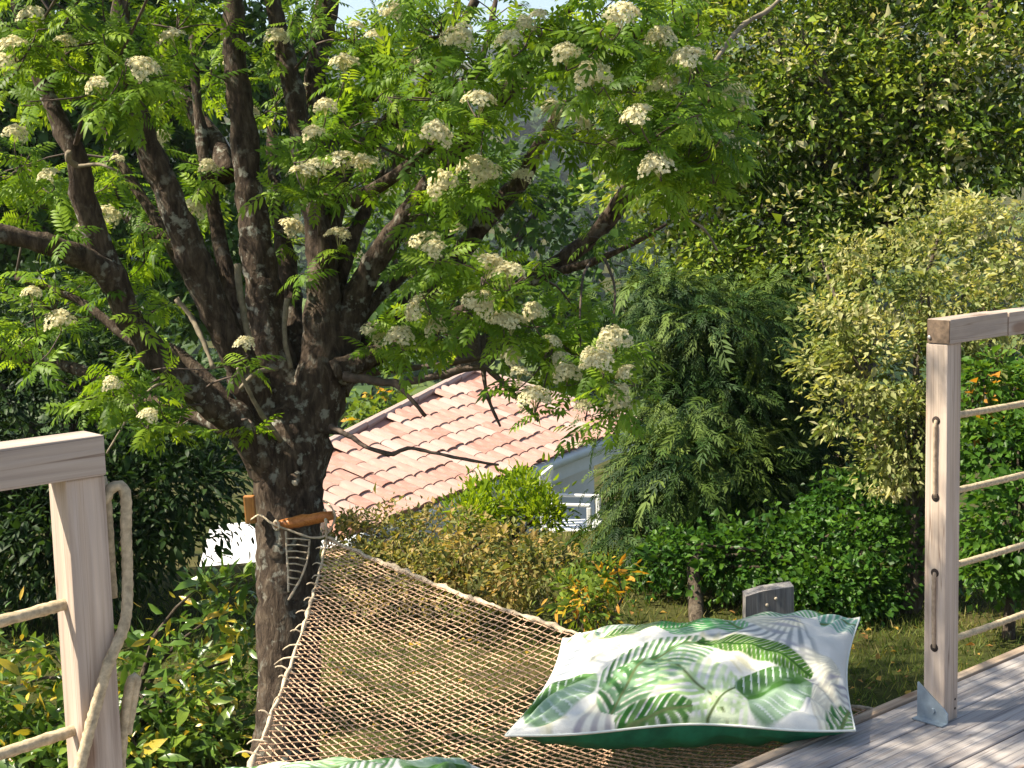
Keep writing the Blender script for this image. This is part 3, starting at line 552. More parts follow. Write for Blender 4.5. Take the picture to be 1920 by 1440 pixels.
# leaf sprigs: rosettes of pinnate leaves at twig ends
CL = [(60, 60, 110, 70, 5.2, 10), (200, 60, 120, 70, 5.0, 12), (330, 40, 90, 50, 5.4, 6), (80, 180, 100, 80, 5.6, 8), (230, 150, 110, 70, 4.9, 10), (330, 170, 80, 80, 6.4, 5), (40, 300, 90, 80, 6.3, 7), (215, 330, 50, 90, 6.5, 4), (375, 340, 50, 80, 6.4, 4), (60, 370, 90, 40, 6.3, 8), (390, 150, 50, 60, 6.5, 4), (270, 480, 60, 40, 6.6, 4), (100, 570, 130, 70, 6.3, 10), (250, 720, 90, 60, 5.3, 8), (330, 790, 50, 40, 5.3, 4), (40, 640, 80, 50, 6.5, 5), (478, 790, 20, 20, 5.5, 1), (310, 560, 40, 30, 6.3, 2), (440, 690, 30, 30, 5.5, 1), (170, 740, 60, 50, 6.0, 4),
      (560, 60, 50, 60, 6.3, 4), (520, 200, 40, 90, 6.5, 5), (650, 60, 80, 60, 5.6, 7), (650, 230, 60, 60, 5.4, 5), (590, 330, 60, 50, 5.3, 4), (630, 420, 50, 70, 6.2, 4), (730, 60, 80, 60, 5.6, 6), (760, 310, 70, 60, 6.4, 4), (540, 400, 40, 60, 6.5, 3), (680, 160, 60, 60, 6.3, 4),
      (830, 50, 100, 70, 5.2, 10), (840, 170, 90, 70, 4.9, 10), (960, 50, 90, 60, 5.0, 8), (1000, 150, 80, 50, 5.6, 4), (1080, 60, 100, 60, 4.8, 9), (1190, 60, 100, 60, 4.7, 9), (1280, 60, 80, 60, 4.9, 6), (1180, 160, 110, 50, 6.3, 8), (1090, 230, 70, 40, 5.3, 3), (1205, 255, 95, 55, 4.6, 9), (1290, 290, 70, 50, 4.7, 7), (1340, 330, 50, 50, 4.8, 3), (1235, 335, 60, 35, 4.7, 4), (1290, 180, 70, 60, 5.0, 4), (1350, 230, 40, 50, 5.2, 2),
      (880, 330, 70, 45, 5.4, 4), (825, 395, 50, 40, 5.6, 3), (850, 480, 80, 45, 5.2, 5), (930, 520, 80, 45, 5.3, 5), (800, 540, 60, 50, 5.5, 4), (960, 590, 80, 40, 5.4, 4), (755, 610, 60, 30, 5.6, 3), (870, 620, 60, 30, 5.5, 3), (1000, 635, 70, 35, 5.3, 5), (1085, 650, 75, 40, 5.2, 7), (1135, 685, 40, 35, 5.2, 4), (1050, 700, 40, 25, 5.3, 3), (720, 660, 50, 30, 5.9, 3), (1080, 570, 60, 40, 6.2, 2), (940, 400, 40, 40, 6.2, 1)]
rg = np.random.default_rng(21)
nfr = len(CL)
while len(CL) < nfr+72:      # rest of the crown, out of frame, extended left to shade posts and deck
    q = np.array([-1.2, 2.7, 3.2])+norm(rg.normal(size=3))*np.array([3.1, 2.3, 1.9])*rg.uniform(.55, 1.); d_ = q-CAM; z_ = d_@FW
    if q[2] < 2.0 or z_ < 1.5: continue
    x_, y_ = 960+f*(d_@RT)/z_, 720-f*(d_@UP)/z_
    if (-120 < x_ < 2000 and y_ > -90) or np.linalg.norm(q-CAM) < 2.6: continue
    CL.append((x_, y_, 130*5.5/z_, 100*5.5/z_, z_, 5))
FLW = [(20, 75), (125, 70), (8, 110), (440, 105), (565, 160), (585, 240), (645, 110), (705, 60), (735, 8), (735, 172), (668, 40), (985, 35), (955, 65), (1010, 20), (1175, 15), (1150, 25), (1035, 190), (1045, 205), (1090, 222), (1195, 207), (1378, 165), (1392, 185), (1365, 258), (1300, 222), (880, 300), (905, 312), (825, 335), (570, 315), (600, 302), (632, 295), (390, 302), (362, 382), (205, 395), (800, 448), (815, 458), (857, 420), (925, 490), (955, 502), (940, 590), (958, 595), (1000, 575), (815, 605), (750, 622), (705, 617), (1038, 632), (1050, 665), (1062, 690), (1105, 655), (1122, 668), (960, 660), (975, 690), (1000, 735), (1095, 752), (1165, 722), (1172, 690), (1160, 745), (1148, 628), (460, 635), (635, 432), (697, 357), (210, 710), (30, 240), (222, 290), (980, 322), (550, 420), (1345, 250), (820, 240), (802, 275), (475, 200), (270, 120), (320, 60), (180, 150), (60, 20), (90, 320), (150, 420), (520, 60), (610, 190), (780, 110), (860, 60), (900, 180), (1060, 90), (1110, 130), (1240, 60), (1250, 150), (1290, 100), (760, 250), (680, 300), (1230, 300), (1140, 260), (300, 250), (110, 590), (60, 540), (280, 770), (900, 560), (780, 570)]
for k in range(22):           # unseen leaf clusters added overhead to shade the cushion and the deck
    q = np.array([-1.75, 1.9, 3.5])+rg.normal(size=3)*np.array([.75, .55, .35]); d_ = q-CAM; z_ = d_@FW
    x_, y_ = 960+f*(d_@RT)/z_, 720-f*(d_@UP)/z_
    if y_ < -120: CL.append((x_, y_, 110*5.5/z_, 80*5.5/z_, z_, 4))
SP = []          # sprig: position, shoot direction, has flowers
tw = Bag(); LP = np.concatenate(LIMB)
def twig_to(e, r0=.0065, r1=.003):
    d = np.linalg.norm(LP-e, axis=1)+.5*np.maximum(LP[:, 2]-e[2], 0); b = LP[np.argmin(d)]
    L = np.linalg.norm(e-b); m = b*.5+e*.5+np.array([0, 0, .1*L])+rg.normal(0, .05*L, 3)
    P, r_ = resample([b, m, e], [r0, (r0+r1)/2, r1], .06); V, F = tubeVF(P, r_, 5, .1, 1); tw.add(V, F)
for (x, y, rx, ry, D, n) in CL:
    c0 = atD(x, y, D)-UP*.0; base = c0+np.array([0, 0, -.03]); twig_to(base)
    for k in range(int(n*(1.5 if y < 380 else 1.25)+.5) if y > -60 else n):
        q = rg.normal(size=3)*.6; q = np.clip(q, -1.1, 1.1); e = c0+RT*q[0]*rx*D/f+UP*q[1]*ry*D/f+FW*q[2]*.28
        dirn = norm(norm(e-base)*.6+np.array([0, 0, .45])+rg.normal(size=3)*.3); SP.append((e, dirn, False))
        P, r_ = resample([base, (base+e)/2+rg.normal(0, .015, 3), e], [.003, .0026, .002], .08); V, F = tubeVF(P, r_, 4); tw.add(V, F)
cD = np.array([q[4] for q in CL[:nfr]]); cX = np.array([q[:2] for q in CL[:nfr]])
FL = []
for (x, y) in FLW:
    k = np.argmin(np.hypot(cX[:, 0]-x, cX[:, 1]-y)); D = cD[k]-.36+rg.normal()*.05; e = atD(x, y+8, D); dirn = norm(np.array([0, 0, 1.])-FW*.55+rg.normal(size=3)*.35)
    FL.append((e, dirn, D)); e0 = e-dirn*.06; SA = np.array([q[0] for q in SP if not q[2]]); b = SA[np.argmin(np.linalg.norm(SA-e0, axis=1))]; SP.append((e0, dirn, True))
    V, F = tubeVF(resample([b, (b+e0)/2-[0, 0, .02], e0, e-dirn*.045], [.003]*4, .03)[0], .0026, 5); tw.add(V, F)
for k in range(30):      # blossoms of the crown's upper side, beyond the frame
    j = rg.integers(len(SP)-len(FLW)-150, len(SP)-len(FLW)); e, dn, _ = SP[j]; FL.append((e+np.array([0, 0, .06]), norm(np.array([0, 0, 1.])+rg.normal(size=3)*.3), 9))
for k in range(75):      # short leafy shoots straight off the limbs
    P = LIMB[rg.integers(1, len(LIMB))]; b = P[rg.integers(int(len(P)*.3), len(P))]; o = norm(-FW*rg.uniform(.2, 1)+RT*rg.normal()*.8+np.array([0, 0, .5])); e = b+o*rg.uniform(.1, .22)
    SP.append((e, norm(o+np.array([0, 0, .4])), False)); V, F = tubeVF(resample([b, (b+e)/2+[0, 0, .02], e], [.003, .0025, .002], .05)[0], .0024, 4); tw.add(V, F)
t_ = tw.build('fine_twigs', MT['deadtwig'], rt, True); t_['kind'] = 'stuff'
LT = [pinnate(6-(k % 2), .30, .062, 58, .12+.13*k, 2, k, .1+.12*k) for k in range(4)]
lp, ld_, ln, ls = [], [], [], []
for (e, dn, fl) in SP:
    n = rg.integers(5, 8); a0 = rg.random()*6.28; x = norm(np.cross(dn, [.3, .5, .2])); y = np.cross(dn, x)
    for k in range(n):
        a = a0+k*2.4+rg.normal()*.2; o = np.cos(a)*x+np.sin(a)*y; d = norm(o+dn*rg.uniform(.0, .9)-np.array([0, 0, .1]))
        lp.append(e-dn*rg.uniform(0, .05)); ld_.append(d); ln.append(dn+rg.normal(size=3)*.25+np.array([0, 0, .4])); ls.append(rg.uniform(.07, .122))
lp, ld_, ln, ls = map(np.array, (lp, ld_, ln, ls)); RL = frames(ld_, norm(ln)); rn = np.clip(rg.beta(2, 2, len(lp)), 0, .999)
D = (lp-CAM)@FW; ux = 960+f*((lp-CAM)@RT)/D; uy = 720-f*((lp-CAM)@UP)/D
order = np.argsort(np.where((ux > 0) & (ux < 1920) & (uy > 0) & (uy < 900), D-ls*3, 99))[:300]; sel = np.zeros(len(lp), bool); sel[order] = True
LD = {}
for q in order:
    k = (int(q) % 4, int(rn[q]*4))
    if k not in LD: V, F = LT[k[0]]; LD[k] = mesh('leaf', V, F, MT['rowan'], nm='data', attrs={'rnd': np.full(len(V), (k[1]+.5)/4)})
    link('leaf', LD[k], rt, Matrix.Translation(Vector(lp[q])) @ Matrix([list(r)+[0] for r in RL[q]]+[[0, 0, 0, 1]]) @ Matrix.Scale(float(ls[q]), 4))
scatter('foliage', LT, lp[~sel], RL[~sel], ls[~sel], MT['rowan'], rt, rn[~sel])
def corymb(seed):
    """flat-topped cluster of small five-petalled flowers on forked stalks"""
    rg = np.random.default_rng(seed); Vs, Fs, As = [], [], []; n = 0
    for k in range(250):
        a = rg.random()*6.28; r = .046*math.sqrt(rg.random())*(1+.25*math.sin(3*a+seed)); c = np.array([r*math.cos(a), r*math.sin(a), .02-.02*(r/.046)**2+rg.normal()*.005])
        nrm = norm(np.array([c[0]*24, c[1]*24, 1])+rg.normal(size=3)*.3); x = norm(np.cross(nrm, [.3, .7, .1])); y = np.cross(nrm, x); s = rg.uniform(.0055, .008)
        ring = [c]+[c+s*(1 if j % 2 else .55)*(math.cos(j*.628)*x+math.sin(j*.628)*y)+nrm*(.0012 if j % 2 else 0) for j in range(10)]
        Vs += ring; Fs += [(n, n+1+j, n+1+(j+1) % 10) for j in range(10)]; As += [rg.random()*.7]*11; n += 11
    for k in range(9):
        a = rg.random()*6.28; r = .034*math.sqrt(rg.random()); e = np.array([r*math.cos(a), r*math.sin(a), .012]); w_ = np.array([.0009*math.sin(a), -.0009*math.cos(a), 0]); b = np.array([0, 0, -.05])
        Vs += [b-w_, b+w_, e+w_, e-w_]; Fs += [(n, n+1, n+2), (n, n+2, n+3)]; As += [1.]*4; n += 4
    return mesh('flower_cluster', Vs, np.array(Fs), MT['floret'], nm='data', attrs={'rnd': np.array(As)})
CD = [corymb(k) for k in range(5)]
for k, (e, dn, D) in enumerate(FL):
    x = norm(np.cross(dn, [.2, .6, .1])); y = np.cross(dn, x); s = rg.uniform(.6, 1.25)
    link('flower_cluster', CD[k % 5], rt, Matrix.Translation(Vector(e)) @ Matrix([[x[i], y[i], dn[i], 0] for i in range(3)]+[[0, 0, 0, 1]]) @ Matrix.Scale(s, 4))
# ------------------------------------------------------------------ shrubs and trees round the garden
L1 = [lens(1, .24, .3, .15, 1), lens(1, .3, .4, .25, 1), lens(1, .2, .2, .05, 1)]      # small leaves
L2 = [lens(1, .17, .35, .12), lens(1, .2, .3, .22), lens(1, .15, .4, .05)]              # laurel-like
LR = [lens(1, .34, .3, .15, 1), lens(1, .4, .3, .2, 1)]
FR = [pinnate(7, .26, .035, 48, .35+.2*k, 1, 20+k, .1, .08) for k in range(3)]           # conifer sprays
def some(hi, share, clump=True):
    def fn(rn, rep, rg, n):
        pick = rg.random(n)[rep] < share if clump else rg.random(len(rn)) < share
        return np.where(pick & (rg.random(len(rn)) < .75), hi+(1-hi)*rg.random(len(rn)), rn*hi*.97)
    return fn
G = lambda *s: leafmat('leaf_'+str(len(bpy.data.materials)), list(s[0]), *s[1:])
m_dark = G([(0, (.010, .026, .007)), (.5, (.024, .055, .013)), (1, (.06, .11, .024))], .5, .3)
m_phot = G([(0, (.045, .10, .014)), (.45, (.11, .20, .028)), (.78, (.24, .32, .04)), (.82, (.5, .42, .04)), (1, (.55, .36, .04))], .32, .3, (1.1, 1.1, .7), .4)
m_olive = G([(0, (.06, .085, .02)), (.45, (.16, .18, .045)), (.7, (.34, .27, .09)), (1, (.46, .30, .13))], .5, .35)
m_lime = G([(0, (.10, .19, .01)), (.6, (.22, .32, .015)), (1, (.36, .42, .02))], .5, .5)
m_orange = G([(0, (.06, .13, .02)), (.5, (.18, .25, .03)), (.55, (.52, .38, .03)), (1, (.55, .26, .04))], .5, .4)
m_con = G([(0, (.008, .025, .006)), (.5, (.03, .07, .013)), (1, (.14, .20, .035))], .6, .2)
m_pale = G([(0, (.06, .11, .02)), (.4, (.22, .26, .075)), (.8, (.44, .43, .20)), (1, (.62, .57, .36))], .5, .4)
m_big = G([(0, (.014, .036, .006)), (.5, (.115, .19, .022)), (.85, (.31, .37, .04)), (.9, (.36, .37, .18)), (1, (.5, .47, .28))], .4, .35)
m_hedge = G([(0, (.015, .05, .008)), (.5, (.04, .11, .014)), (1, (.10, .20, .024))], .4, .35)
m_right = G([(0, (.03, .09, .012)), (.6, (.09, .19, .025)), (.86, (.17, .27, .04)), (.9, (.5, .27, .03)), (1, (.45, .2, .03))], .4, .4)
m_back = G([(0, (.025, .06, .012)), (.5, (.06, .13, .02)), (1, (.11, .2, .03))], .45, .4)
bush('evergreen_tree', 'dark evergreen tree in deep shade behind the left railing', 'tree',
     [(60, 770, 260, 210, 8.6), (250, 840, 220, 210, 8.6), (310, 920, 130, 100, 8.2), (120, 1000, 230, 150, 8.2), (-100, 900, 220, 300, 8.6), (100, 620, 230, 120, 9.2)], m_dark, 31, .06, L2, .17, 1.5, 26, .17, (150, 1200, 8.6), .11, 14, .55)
bush('laurel_shrub', 'glossy shrub with green and golden leaves growing between the left railing and the trunk', 'shrub',
     [(400, 1230, 110, 140, 6.6), (300, 1330, 130, 140, 6.4), (425, 1380, 100, 110, 6.3), (130, 1350, 170, 140, 6.4), (10, 1290, 120, 140, 6.6), (230, 1440, 170, 110, 6.2), (60, 1470, 150, 110, 6.2), (440, 1150, 60, 70, 6.8)], m_phot, 32, .075, L2, .13, .9, 10, .11, None, .03, 16, .3, objs=300, tone=some(.82, .15), spread=.9, up=.5)
bush('flowering_shrub', 'olive and tan small leaved shrub behind the net, below the tiled roof', 'shrub',
     [(700, 1010, 100, 60, 8.8), (810, 1010, 120, 60, 8.6), (930, 1040, 120, 60, 8.2), (1010, 1075, 90, 60, 7.9), (880, 1090, 130, 60, 8.0), (740, 1080, 120, 70, 8.2), (640, 1050, 60, 80, 8.6)], m_olive, 33, .034, L1, .11, 1.1, 20, .08, None, .03, 16, .3, tone=lambda rn, rep, rg, n: rn)
bush('broom_shrub', 'bright lime green feathery shrub in front of the white house wall', 'shrub',
     [(945, 935, 80, 42, 9.6), (985, 912, 38, 30, 9.6), (885, 960, 50, 30, 9.4), (1015, 960, 35, 30, 9.5)], m_lime, 34, .045, L2, .09, 1.3, 15, .08, None, .03, 10, .3, up=.2, droop=-.6, spread=.4)
bush('orange_shrub', 'low shrub of orange and yellow leaves at the end of the lawn', 'shrub',
     [(1115, 1095, 50, 45, 7.6), (1075, 1125, 50, 40, 7.5), (1150, 1080, 30, 35, 7.8), (1110, 1145, 60, 25, 7.4)], m_orange, 35, .05, L2, .1, 1., 9, .08, None, .02, 10, .2, up=.4, tone=some(.54, .28))
bush('conifer_tree', 'dark feathery conifer with drooping sprays beside the white house', 'tree',
     [(1260, 560, 90, 40, 9.8), (1340, 630, 130, 70, 9.6), (1295, 760, 115, 85, 9.5), (1265, 890, 95, 90, 9.2), (1400, 740, 120, 110, 9.8), (1350, 900, 130, 110, 9.5), (1185, 1005, 60, 50, 9.0), (1450, 580, 100, 90, 10.2), (1490, 840, 110, 120, 10)], m_con, 36, .125, FR, .2, 1.5, 26, .24, (1330, 1120, 9.6), .09, 16, .5, up=1.3, droop=.35, flat=.2, spread=.9, inner=.35)
bush('pale_shrub', 'tall pale yellow green shrub lit by the sun behind the right post', 'shrub',
     [(1690, 530, 110, 90, 8.5), (1800, 610, 120, 110, 8.3), (1640, 690, 90, 90, 8.2), (1710, 800, 90, 80, 8.1), (1860, 470, 90, 80, 8.8), (1575, 600, 50, 60, 8.4), (1920, 560, 80, 110, 8.4), (1595, 480, 55, 45, 8.8), (1750, 420, 80, 45, 8.9), (1600, 770, 55, 60, 8.2), (1660, 880, 70, 60, 8.2), (1850, 390, 70, 40, 9), (1545, 690, 40, 40, 8.5), (1880, 720, 90, 90, 8.4)], m_pale, 37, .038, L1, .19, 1.3, 52, .12, (1700, 1130, 8.2), .05, 18, .35, wild=.34)
bush('hawthorn_tree', 'large small leaved tree with pale flower heads filling the slope behind the right shrubs', 'tree',
     [(1450, 110, 190, 120, 11.2), (1700, 110, 210, 130, 11.2), (1900, 150, 160, 160, 11), (1400, 280, 170, 110, 11), (1600, 300, 190, 120, 11), (1810, 300, 150, 100, 10.6), (1310, 410, 110, 90, 11), (1490, 430, 130, 80, 10.6), (1260, 160, 120, 110, 11.6), (1500, -60, 300, 90, 11.8), (1830, -60, 250, 90, 11.6), (1640, 430, 120, 60, 10.6), (1200, 330, 70, 70, 11.2), (1380, 500, 120, 60, 10.8), (1530, 520, 100, 70, 10.6), (1560, 180, 160, 120, 10.9), (1760, 200, 160, 120, 10.8)], m_big, 38, .058, L1, .27, 1.6, 58, .2, (1600, 1100, 11), .16, 26, .55, tone=some(.88, .14), wild=.16)
bush('hedge_shrub', 'dense dark green shrub standing at the back of the lawn', 'shrub',
     [(1260, 1050, 75, 50, 8.5), (1370, 1050, 100, 70, 8.4), (1500, 1045, 110, 85, 8.4), (1620, 1045, 100, 90, 8.3), (1560, 1110, 120, 55, 8.1), (1700, 1020, 80, 80, 8.3), (1600, 945, 100, 60, 8.7), (1700, 910, 70, 60, 8.7)], m_hedge, 39, .036, LR, .12, 1.2, 24, .1, None, .04, 14, .3, up=.6)
sb = atZ(1306, 1168, -.92); hg = [o for o in COL.objects if o.name == 'hedge_shrub'][0]
P, r_ = resample([sb-[0, 0, .1], atD(1304, 1110, 8.3), atD(1300, 1060, 8.35), atD(1320, 1020, 8.4)], [.05, .042, .035, .015], .06); tube('stem', P, r_, MT['bark2'], hg, 9, .08, 4)
bush('garden_shrub', 'leafy green shrub with orange blooms behind the ropes of the right railing', 'shrub',
     [(1860, 740, 70, 80, 7.9), (1885, 850, 80, 90, 7.7), (1905, 980, 85, 90, 7.4), (1865, 1070, 70, 55, 7.5), (1980, 800, 100, 150, 7.8)], m_right, 40, .042, LR, .11, 1.2, 18, .09, (1890, 1160, 7.6), .03, 14, .3, tone=some(.9, .04))
bush('background_tree', 'broad leafy tree standing behind the blossoming tree, above the dark evergreen', 'tree',
     [(90, 140, 240, 180, 20), (300, 200, 110, 150, 20.2), (120, 400, 220, 130, 19.6), (410, 430, 120, 170, 20.4), (-120, 300, 200, 300, 19.4), (330, 560, 120, 60, 19.8), (560, 220, 70, 150, 21), (100, -120, 300, 110, 20), (500, 90, 60, 110, 20.5), (300, 30, 110, 60, 20.6)], m_back, 41, .13, LR, .32, 1.8, 17, .32, (150, 1000, 20), .25, 18, .6)
bush('valley_tree', 'hazy blue green tree in the valley beyond the upper roof edge', 'tree',
     [(900, 330, 110, 100, 26), (760, 400, 90, 110, 27), (1050, 420, 110, 80, 26), (980, 560, 130, 70, 25), (820, 560, 110, 70, 26), (1130, 570, 80, 60, 25.5), (680, 560, 50, 90, 27), (700, 250, 80, 100, 28)], m_back, 43, .16, LR, .42, 1.2, 13, .36, (900, 760, 26), .25, 14, .55)
bush('background_shrub', 'bright green and orange shrub beyond the upper edge of the tiled roof', 'shrub',
     [(690, 790, 55, 45, 24), (740, 770, 40, 35, 24), (720, 745, 45, 20, 24.5)], m_orange, 42, .13, LR, .3, 1., 10, .25, None, .06, 8, .3, tone=some(.54, .12))
# ------------------------------------------------------------------ house with the tiled roof
EZ = -1.2; e1 = atZ(1136, 816, EZ); e2 = atZ(773, 953, EZ); eu = norm(e1-e2); e_in = norm(np.cross([0, 0, 1.], eu))
if e_in@FW < 0: e_in = -e_in
pit = math.radians(19); tu = e_in*math.cos(pit)+np.array([0, 0, math.sin(pit)]); rn_ = np.cross(eu, tu); rn_ = rn_ if rn_[2] > 0 else -rn_
def onroof(x, y): r = ray(x, y); return CAM+r*(((e1-CAM)@rn_)/(r@rn_))
ap = onroof(886, 698); hp = onroof(612, 838); lp2 = hp+(hp-ap)*.22; el = e2-eu*1.0
e1 = e1+eu*.9
st = lambda q: np.array([(q-e1)@eu, (q-e1)@tu])
poly = np.array([st(e1), st(ap), st(lp2), st(el)])
hb = (e1+el)/2+e_in*2; hz = float(gz(hb[0], hb[1]))-.3
hs = empty('house', (hb[0], hb[1], hz), 'white rendered house with a pale terracotta tiled roof below the tree', 'house')
dn_ = np.array([0, 0, -.10]); q4 = [e1, ap, lp2, el]
roof = mesh('roof', q4+[q+dn_ for q in q4], [(0, 1, 2, 3), (7, 6, 5, 4), (0, 4, 5, 1), (1, 5, 6, 2), (2, 6, 7, 3), (3, 7, 4, 0)], plain('roof_bed', (.4, .2, .14), .9, 8, .2), hs)
tmat, t, p = newmat('terracotta'); oi = nd(t, 'ShaderNodeObjectInfo'); c = ramp(t, oi.outputs['Random'], [(0, (.40, .20, .15)), (.3, (.46, .255, .195)), (.7, (.49, .30, .24)), (1, (.52, .37, .31))])
c = mix(t, c, (.5, .44, .38), ramp(t, noise(t, 16, 5, .65, mapped(t, (1, 1, 1))), [(.5, (0, 0, 0)), (.7, (.4, .4, .4))])); t.links.new(c, p.inputs['Base Color']); p.inputs['Roughness'].default_value = .9; bump(t, p, noise(t, 30, 4), .3, .01)
TW, TL = .18, .21; seg = 6; V, F = [], []
for j, (yy, wd, zz) in enumerate(((0, .5, .010), (TL*1.12, .47, .001))):
    for k in range(seg+1):
        a = math.pi*k/seg; V.append((-math.cos(a)*wd*TW, yy, zz+math.sin(a)*.026-.006))
    for k in range(seg+1):
        a = math.pi*k/seg; V.append((-math.cos(a)*wd*TW*.86, yy, zz+math.sin(a)*.014-.006))
n1_ = seg+1
F = [(k, k+1, 2*n1_+k+1, 2*n1_+k) for k in range(seg)]+[(k+n1_+1, k+n1_, 3*n1_+k, 3*n1_+k+1) for k in range(seg)]+[(k, k+n1_, k+n1_+1, k+1) for k in range(seg)]
TDv, TDf = np.array(V), F; TD = mesh('roof_tile', V, F, tmat, nm='data', smooth=False)
def inpoly(q):
    s = 0
    for i in range(4):
        a, b = poly[i], poly[(i+1) % 4]; s += 1 if (b[0]-a[0])*(q[1]-a[1])-(b[1]-a[1])*(q[0]-a[0]) > 0 else -1
    return abs(s) == 4
tiles = []; rg = np.random.default_rng(77)
for j in range(0, 50):
    for i in range(-90, 10):
        q = np.array([i*TW+TW/2, j*TL]); 
        if inpoly(q+[0, .17 if j >= 0 else .4]): tiles.append((q, j))
def tmw(q):
    o = e1+eu*q[0]+tu*(q[1]-.06)+rn_*(.03+rg.normal()*.004)+tu*rg.normal()*.012; ang = rg.normal()*.02
    x_ = eu*math.cos(ang)+tu*math.sin(ang); y_ = np.cross(rn_, x_)
    return Matrix([[x_[i], y_[i], rn_[i], o[i]] for i in range(3)]+[[0, 0, 0, 1]])
def vis(q):
    P = e1+eu*q[0]+tu*q[1]; d = P-CAM; z = d@FW; x = 960+f*(d@RT)/z; y = 720-f*(d@UP)/z; return 600 < x < 1145 and y < 975
tiles.sort(key=lambda r: (not vis(r[0]), np.linalg.norm(e1+eu*r[0][0]+tu*r[0][1]-CAM)))
rest = Bag()
for k, (q, j) in enumerate(tiles):
    mw = tmw(q)
    if k < 300: link('tile', TD, roof, mw)
    else: M3 = np.array(mw); rest.add(TDv@M3[:3, :3].T+M3[:3, 3], TDf)
if rest.n: o = rest.build('tiling', tmat, roof); o['kind'] = 'stuff'
print('tiles', len(tiles))
for a, b in ((ap, lp2), (ap, e1)):      # ridge and verge caps
    L = np.linalg.norm(b-a); n = int(L/.4)
    cap = Bag()
    for k in range(n):
        s0, s1 = a+(b-a)*k/n, a+(b-a)*(k+1.08)/n; V, F = tubeVF([s0+[0, 0, .03], s1+[0, 0, .02]], [.04, .05], 8); cap.add(V, F)
    o = cap.build('ridge_caps', tmat, roof); o['kind'] = 'stuff'
wb = lambda s, d: e1+eu*s+e_in*d
gl = np.linalg.norm(e1-el)
P = [e1-e_in*.03+np.array([0, 0, -.07])+eu*.03, el-e_in*.03+np.array([0, 0, -.09])]; tube('gutter', P, .06, MT['gutter'], hs, 10)
def slab(name, p0, p1, d0, d1, z0, z1, mat):
    q = [p0+e_in*d0, p1+e_in*d0, p1+e_in*d1, p0+e_in*d1]; V = [(*a[:2], z0) for a in q]+[(*a[:2], z1) for a in q]
    return mesh(name, V, [(3, 2, 1, 0), (4, 5, 6, 7), (0, 1, 5, 4), (1, 2, 6, 5), (2, 3, 7, 6), (3, 0, 4, 7)], mat, hs)
slab('fascia', e1-eu*.02, el, .04, .09, EZ-.30, EZ-.11, MT['white']); slab('soffit', e1-eu*.02, el, .092, .44, EZ-.16, EZ-.13, MT['white'])
wq = [e1+e_in*.5-eu*.15, ap-e_in*.12-eu*.1, lp2-e_in*.12+eu*.1, el+e_in*.45+eu*.15]
V = [(q[0], q[1], hz-.6) for q in wq]+[(q[0], q[1], EZ+math.tan(pit)*float((q-e1)@e_in)-.115) for q in wq]
mesh('wall', V, [(3, 2, 1, 0), (4, 5, 6, 7), (0, 1, 5, 4), (1, 2, 6, 5), (2, 3, 7, 6), (3, 0, 4, 7)], MT['render'], hs)
w0 = e1-eu*2.8; slab('window_frame', w0, w0-eu*1.0, .47, .52, EZ-1.7, EZ-.55, MT['white']); slab('window_pane', w0-eu*.07, w0-eu*.93, .462, .468, EZ-1.63, EZ-.62, plain('window_glass', (.05, .07, .09), .08, 3, .1, bmp=0))
slab('plinth_ledge', e1+eu*.3, el, .05, .49, EZ-1.55, EZ-1.42, MT['white'])
# white plastic garden chair by the house wall
ch = atD(1072, 985, 12.2); cz = float(gz(ch[0], ch[1])); gap = atD(1072, 985, 12.2)[2]
gc = empty('garden_chair', (ch[0], ch[1], gap-.42), 'white garden chair half hidden by bushes beside the house', 'chair')
def cb(nm, b, rz=.6):
    V, F = boxVF(*b, bev=.008); V = np.array(V); c_, s_ = math.cos(rz), math.sin(rz); V = np.c_[V[:, 0]*c_-V[:, 1]*s_, V[:, 0]*s_+V[:, 1]*c_, V[:, 2]]+np.array([ch[0], ch[1], gap-.42]); return mesh(nm, V, F, MT['plastic'], gc)
cb('seat', (-.22, .22, -.22, .22, .40, .43))
for k in range(4): cb('back_slat', (-.2+.105*k, -.2+.105*k+.075, .2, .22, .44, .84))
cb('back_rail', (-.23, .23, .195, .225, .80, .88))
for x in (-.21, .17):
    cb('armrest', (x, x+.04, -.2, .2, .62, .645))
    for y in (-.21, .17): cb('leg', (x, x+.04, y, y+.04, cz-gap+.42-.03, .62 if y < 0 else .42))
# pale concrete yard on the left, seen through the gap beside the trunk
q = [atD(330, 1120, 13), atD(500, 1090, 13), atD(520, 960, 17), atD(330, 980, 17)]; yz = -1.22
V = [(*atZ(x, y, yz)[:2], z) for z in (yz-1.6, yz) for x, y in ((350, 1150), (480, 1130), (500, 975), (395, 985))]
tag(mesh('yard', V, [(3, 2, 1, 0), (4, 5, 6, 7), (0, 1, 5, 4), (1, 2, 6, 5), (2, 3, 7, 6), (3, 0, 4, 7)], MT['concrete']), kind='structure')
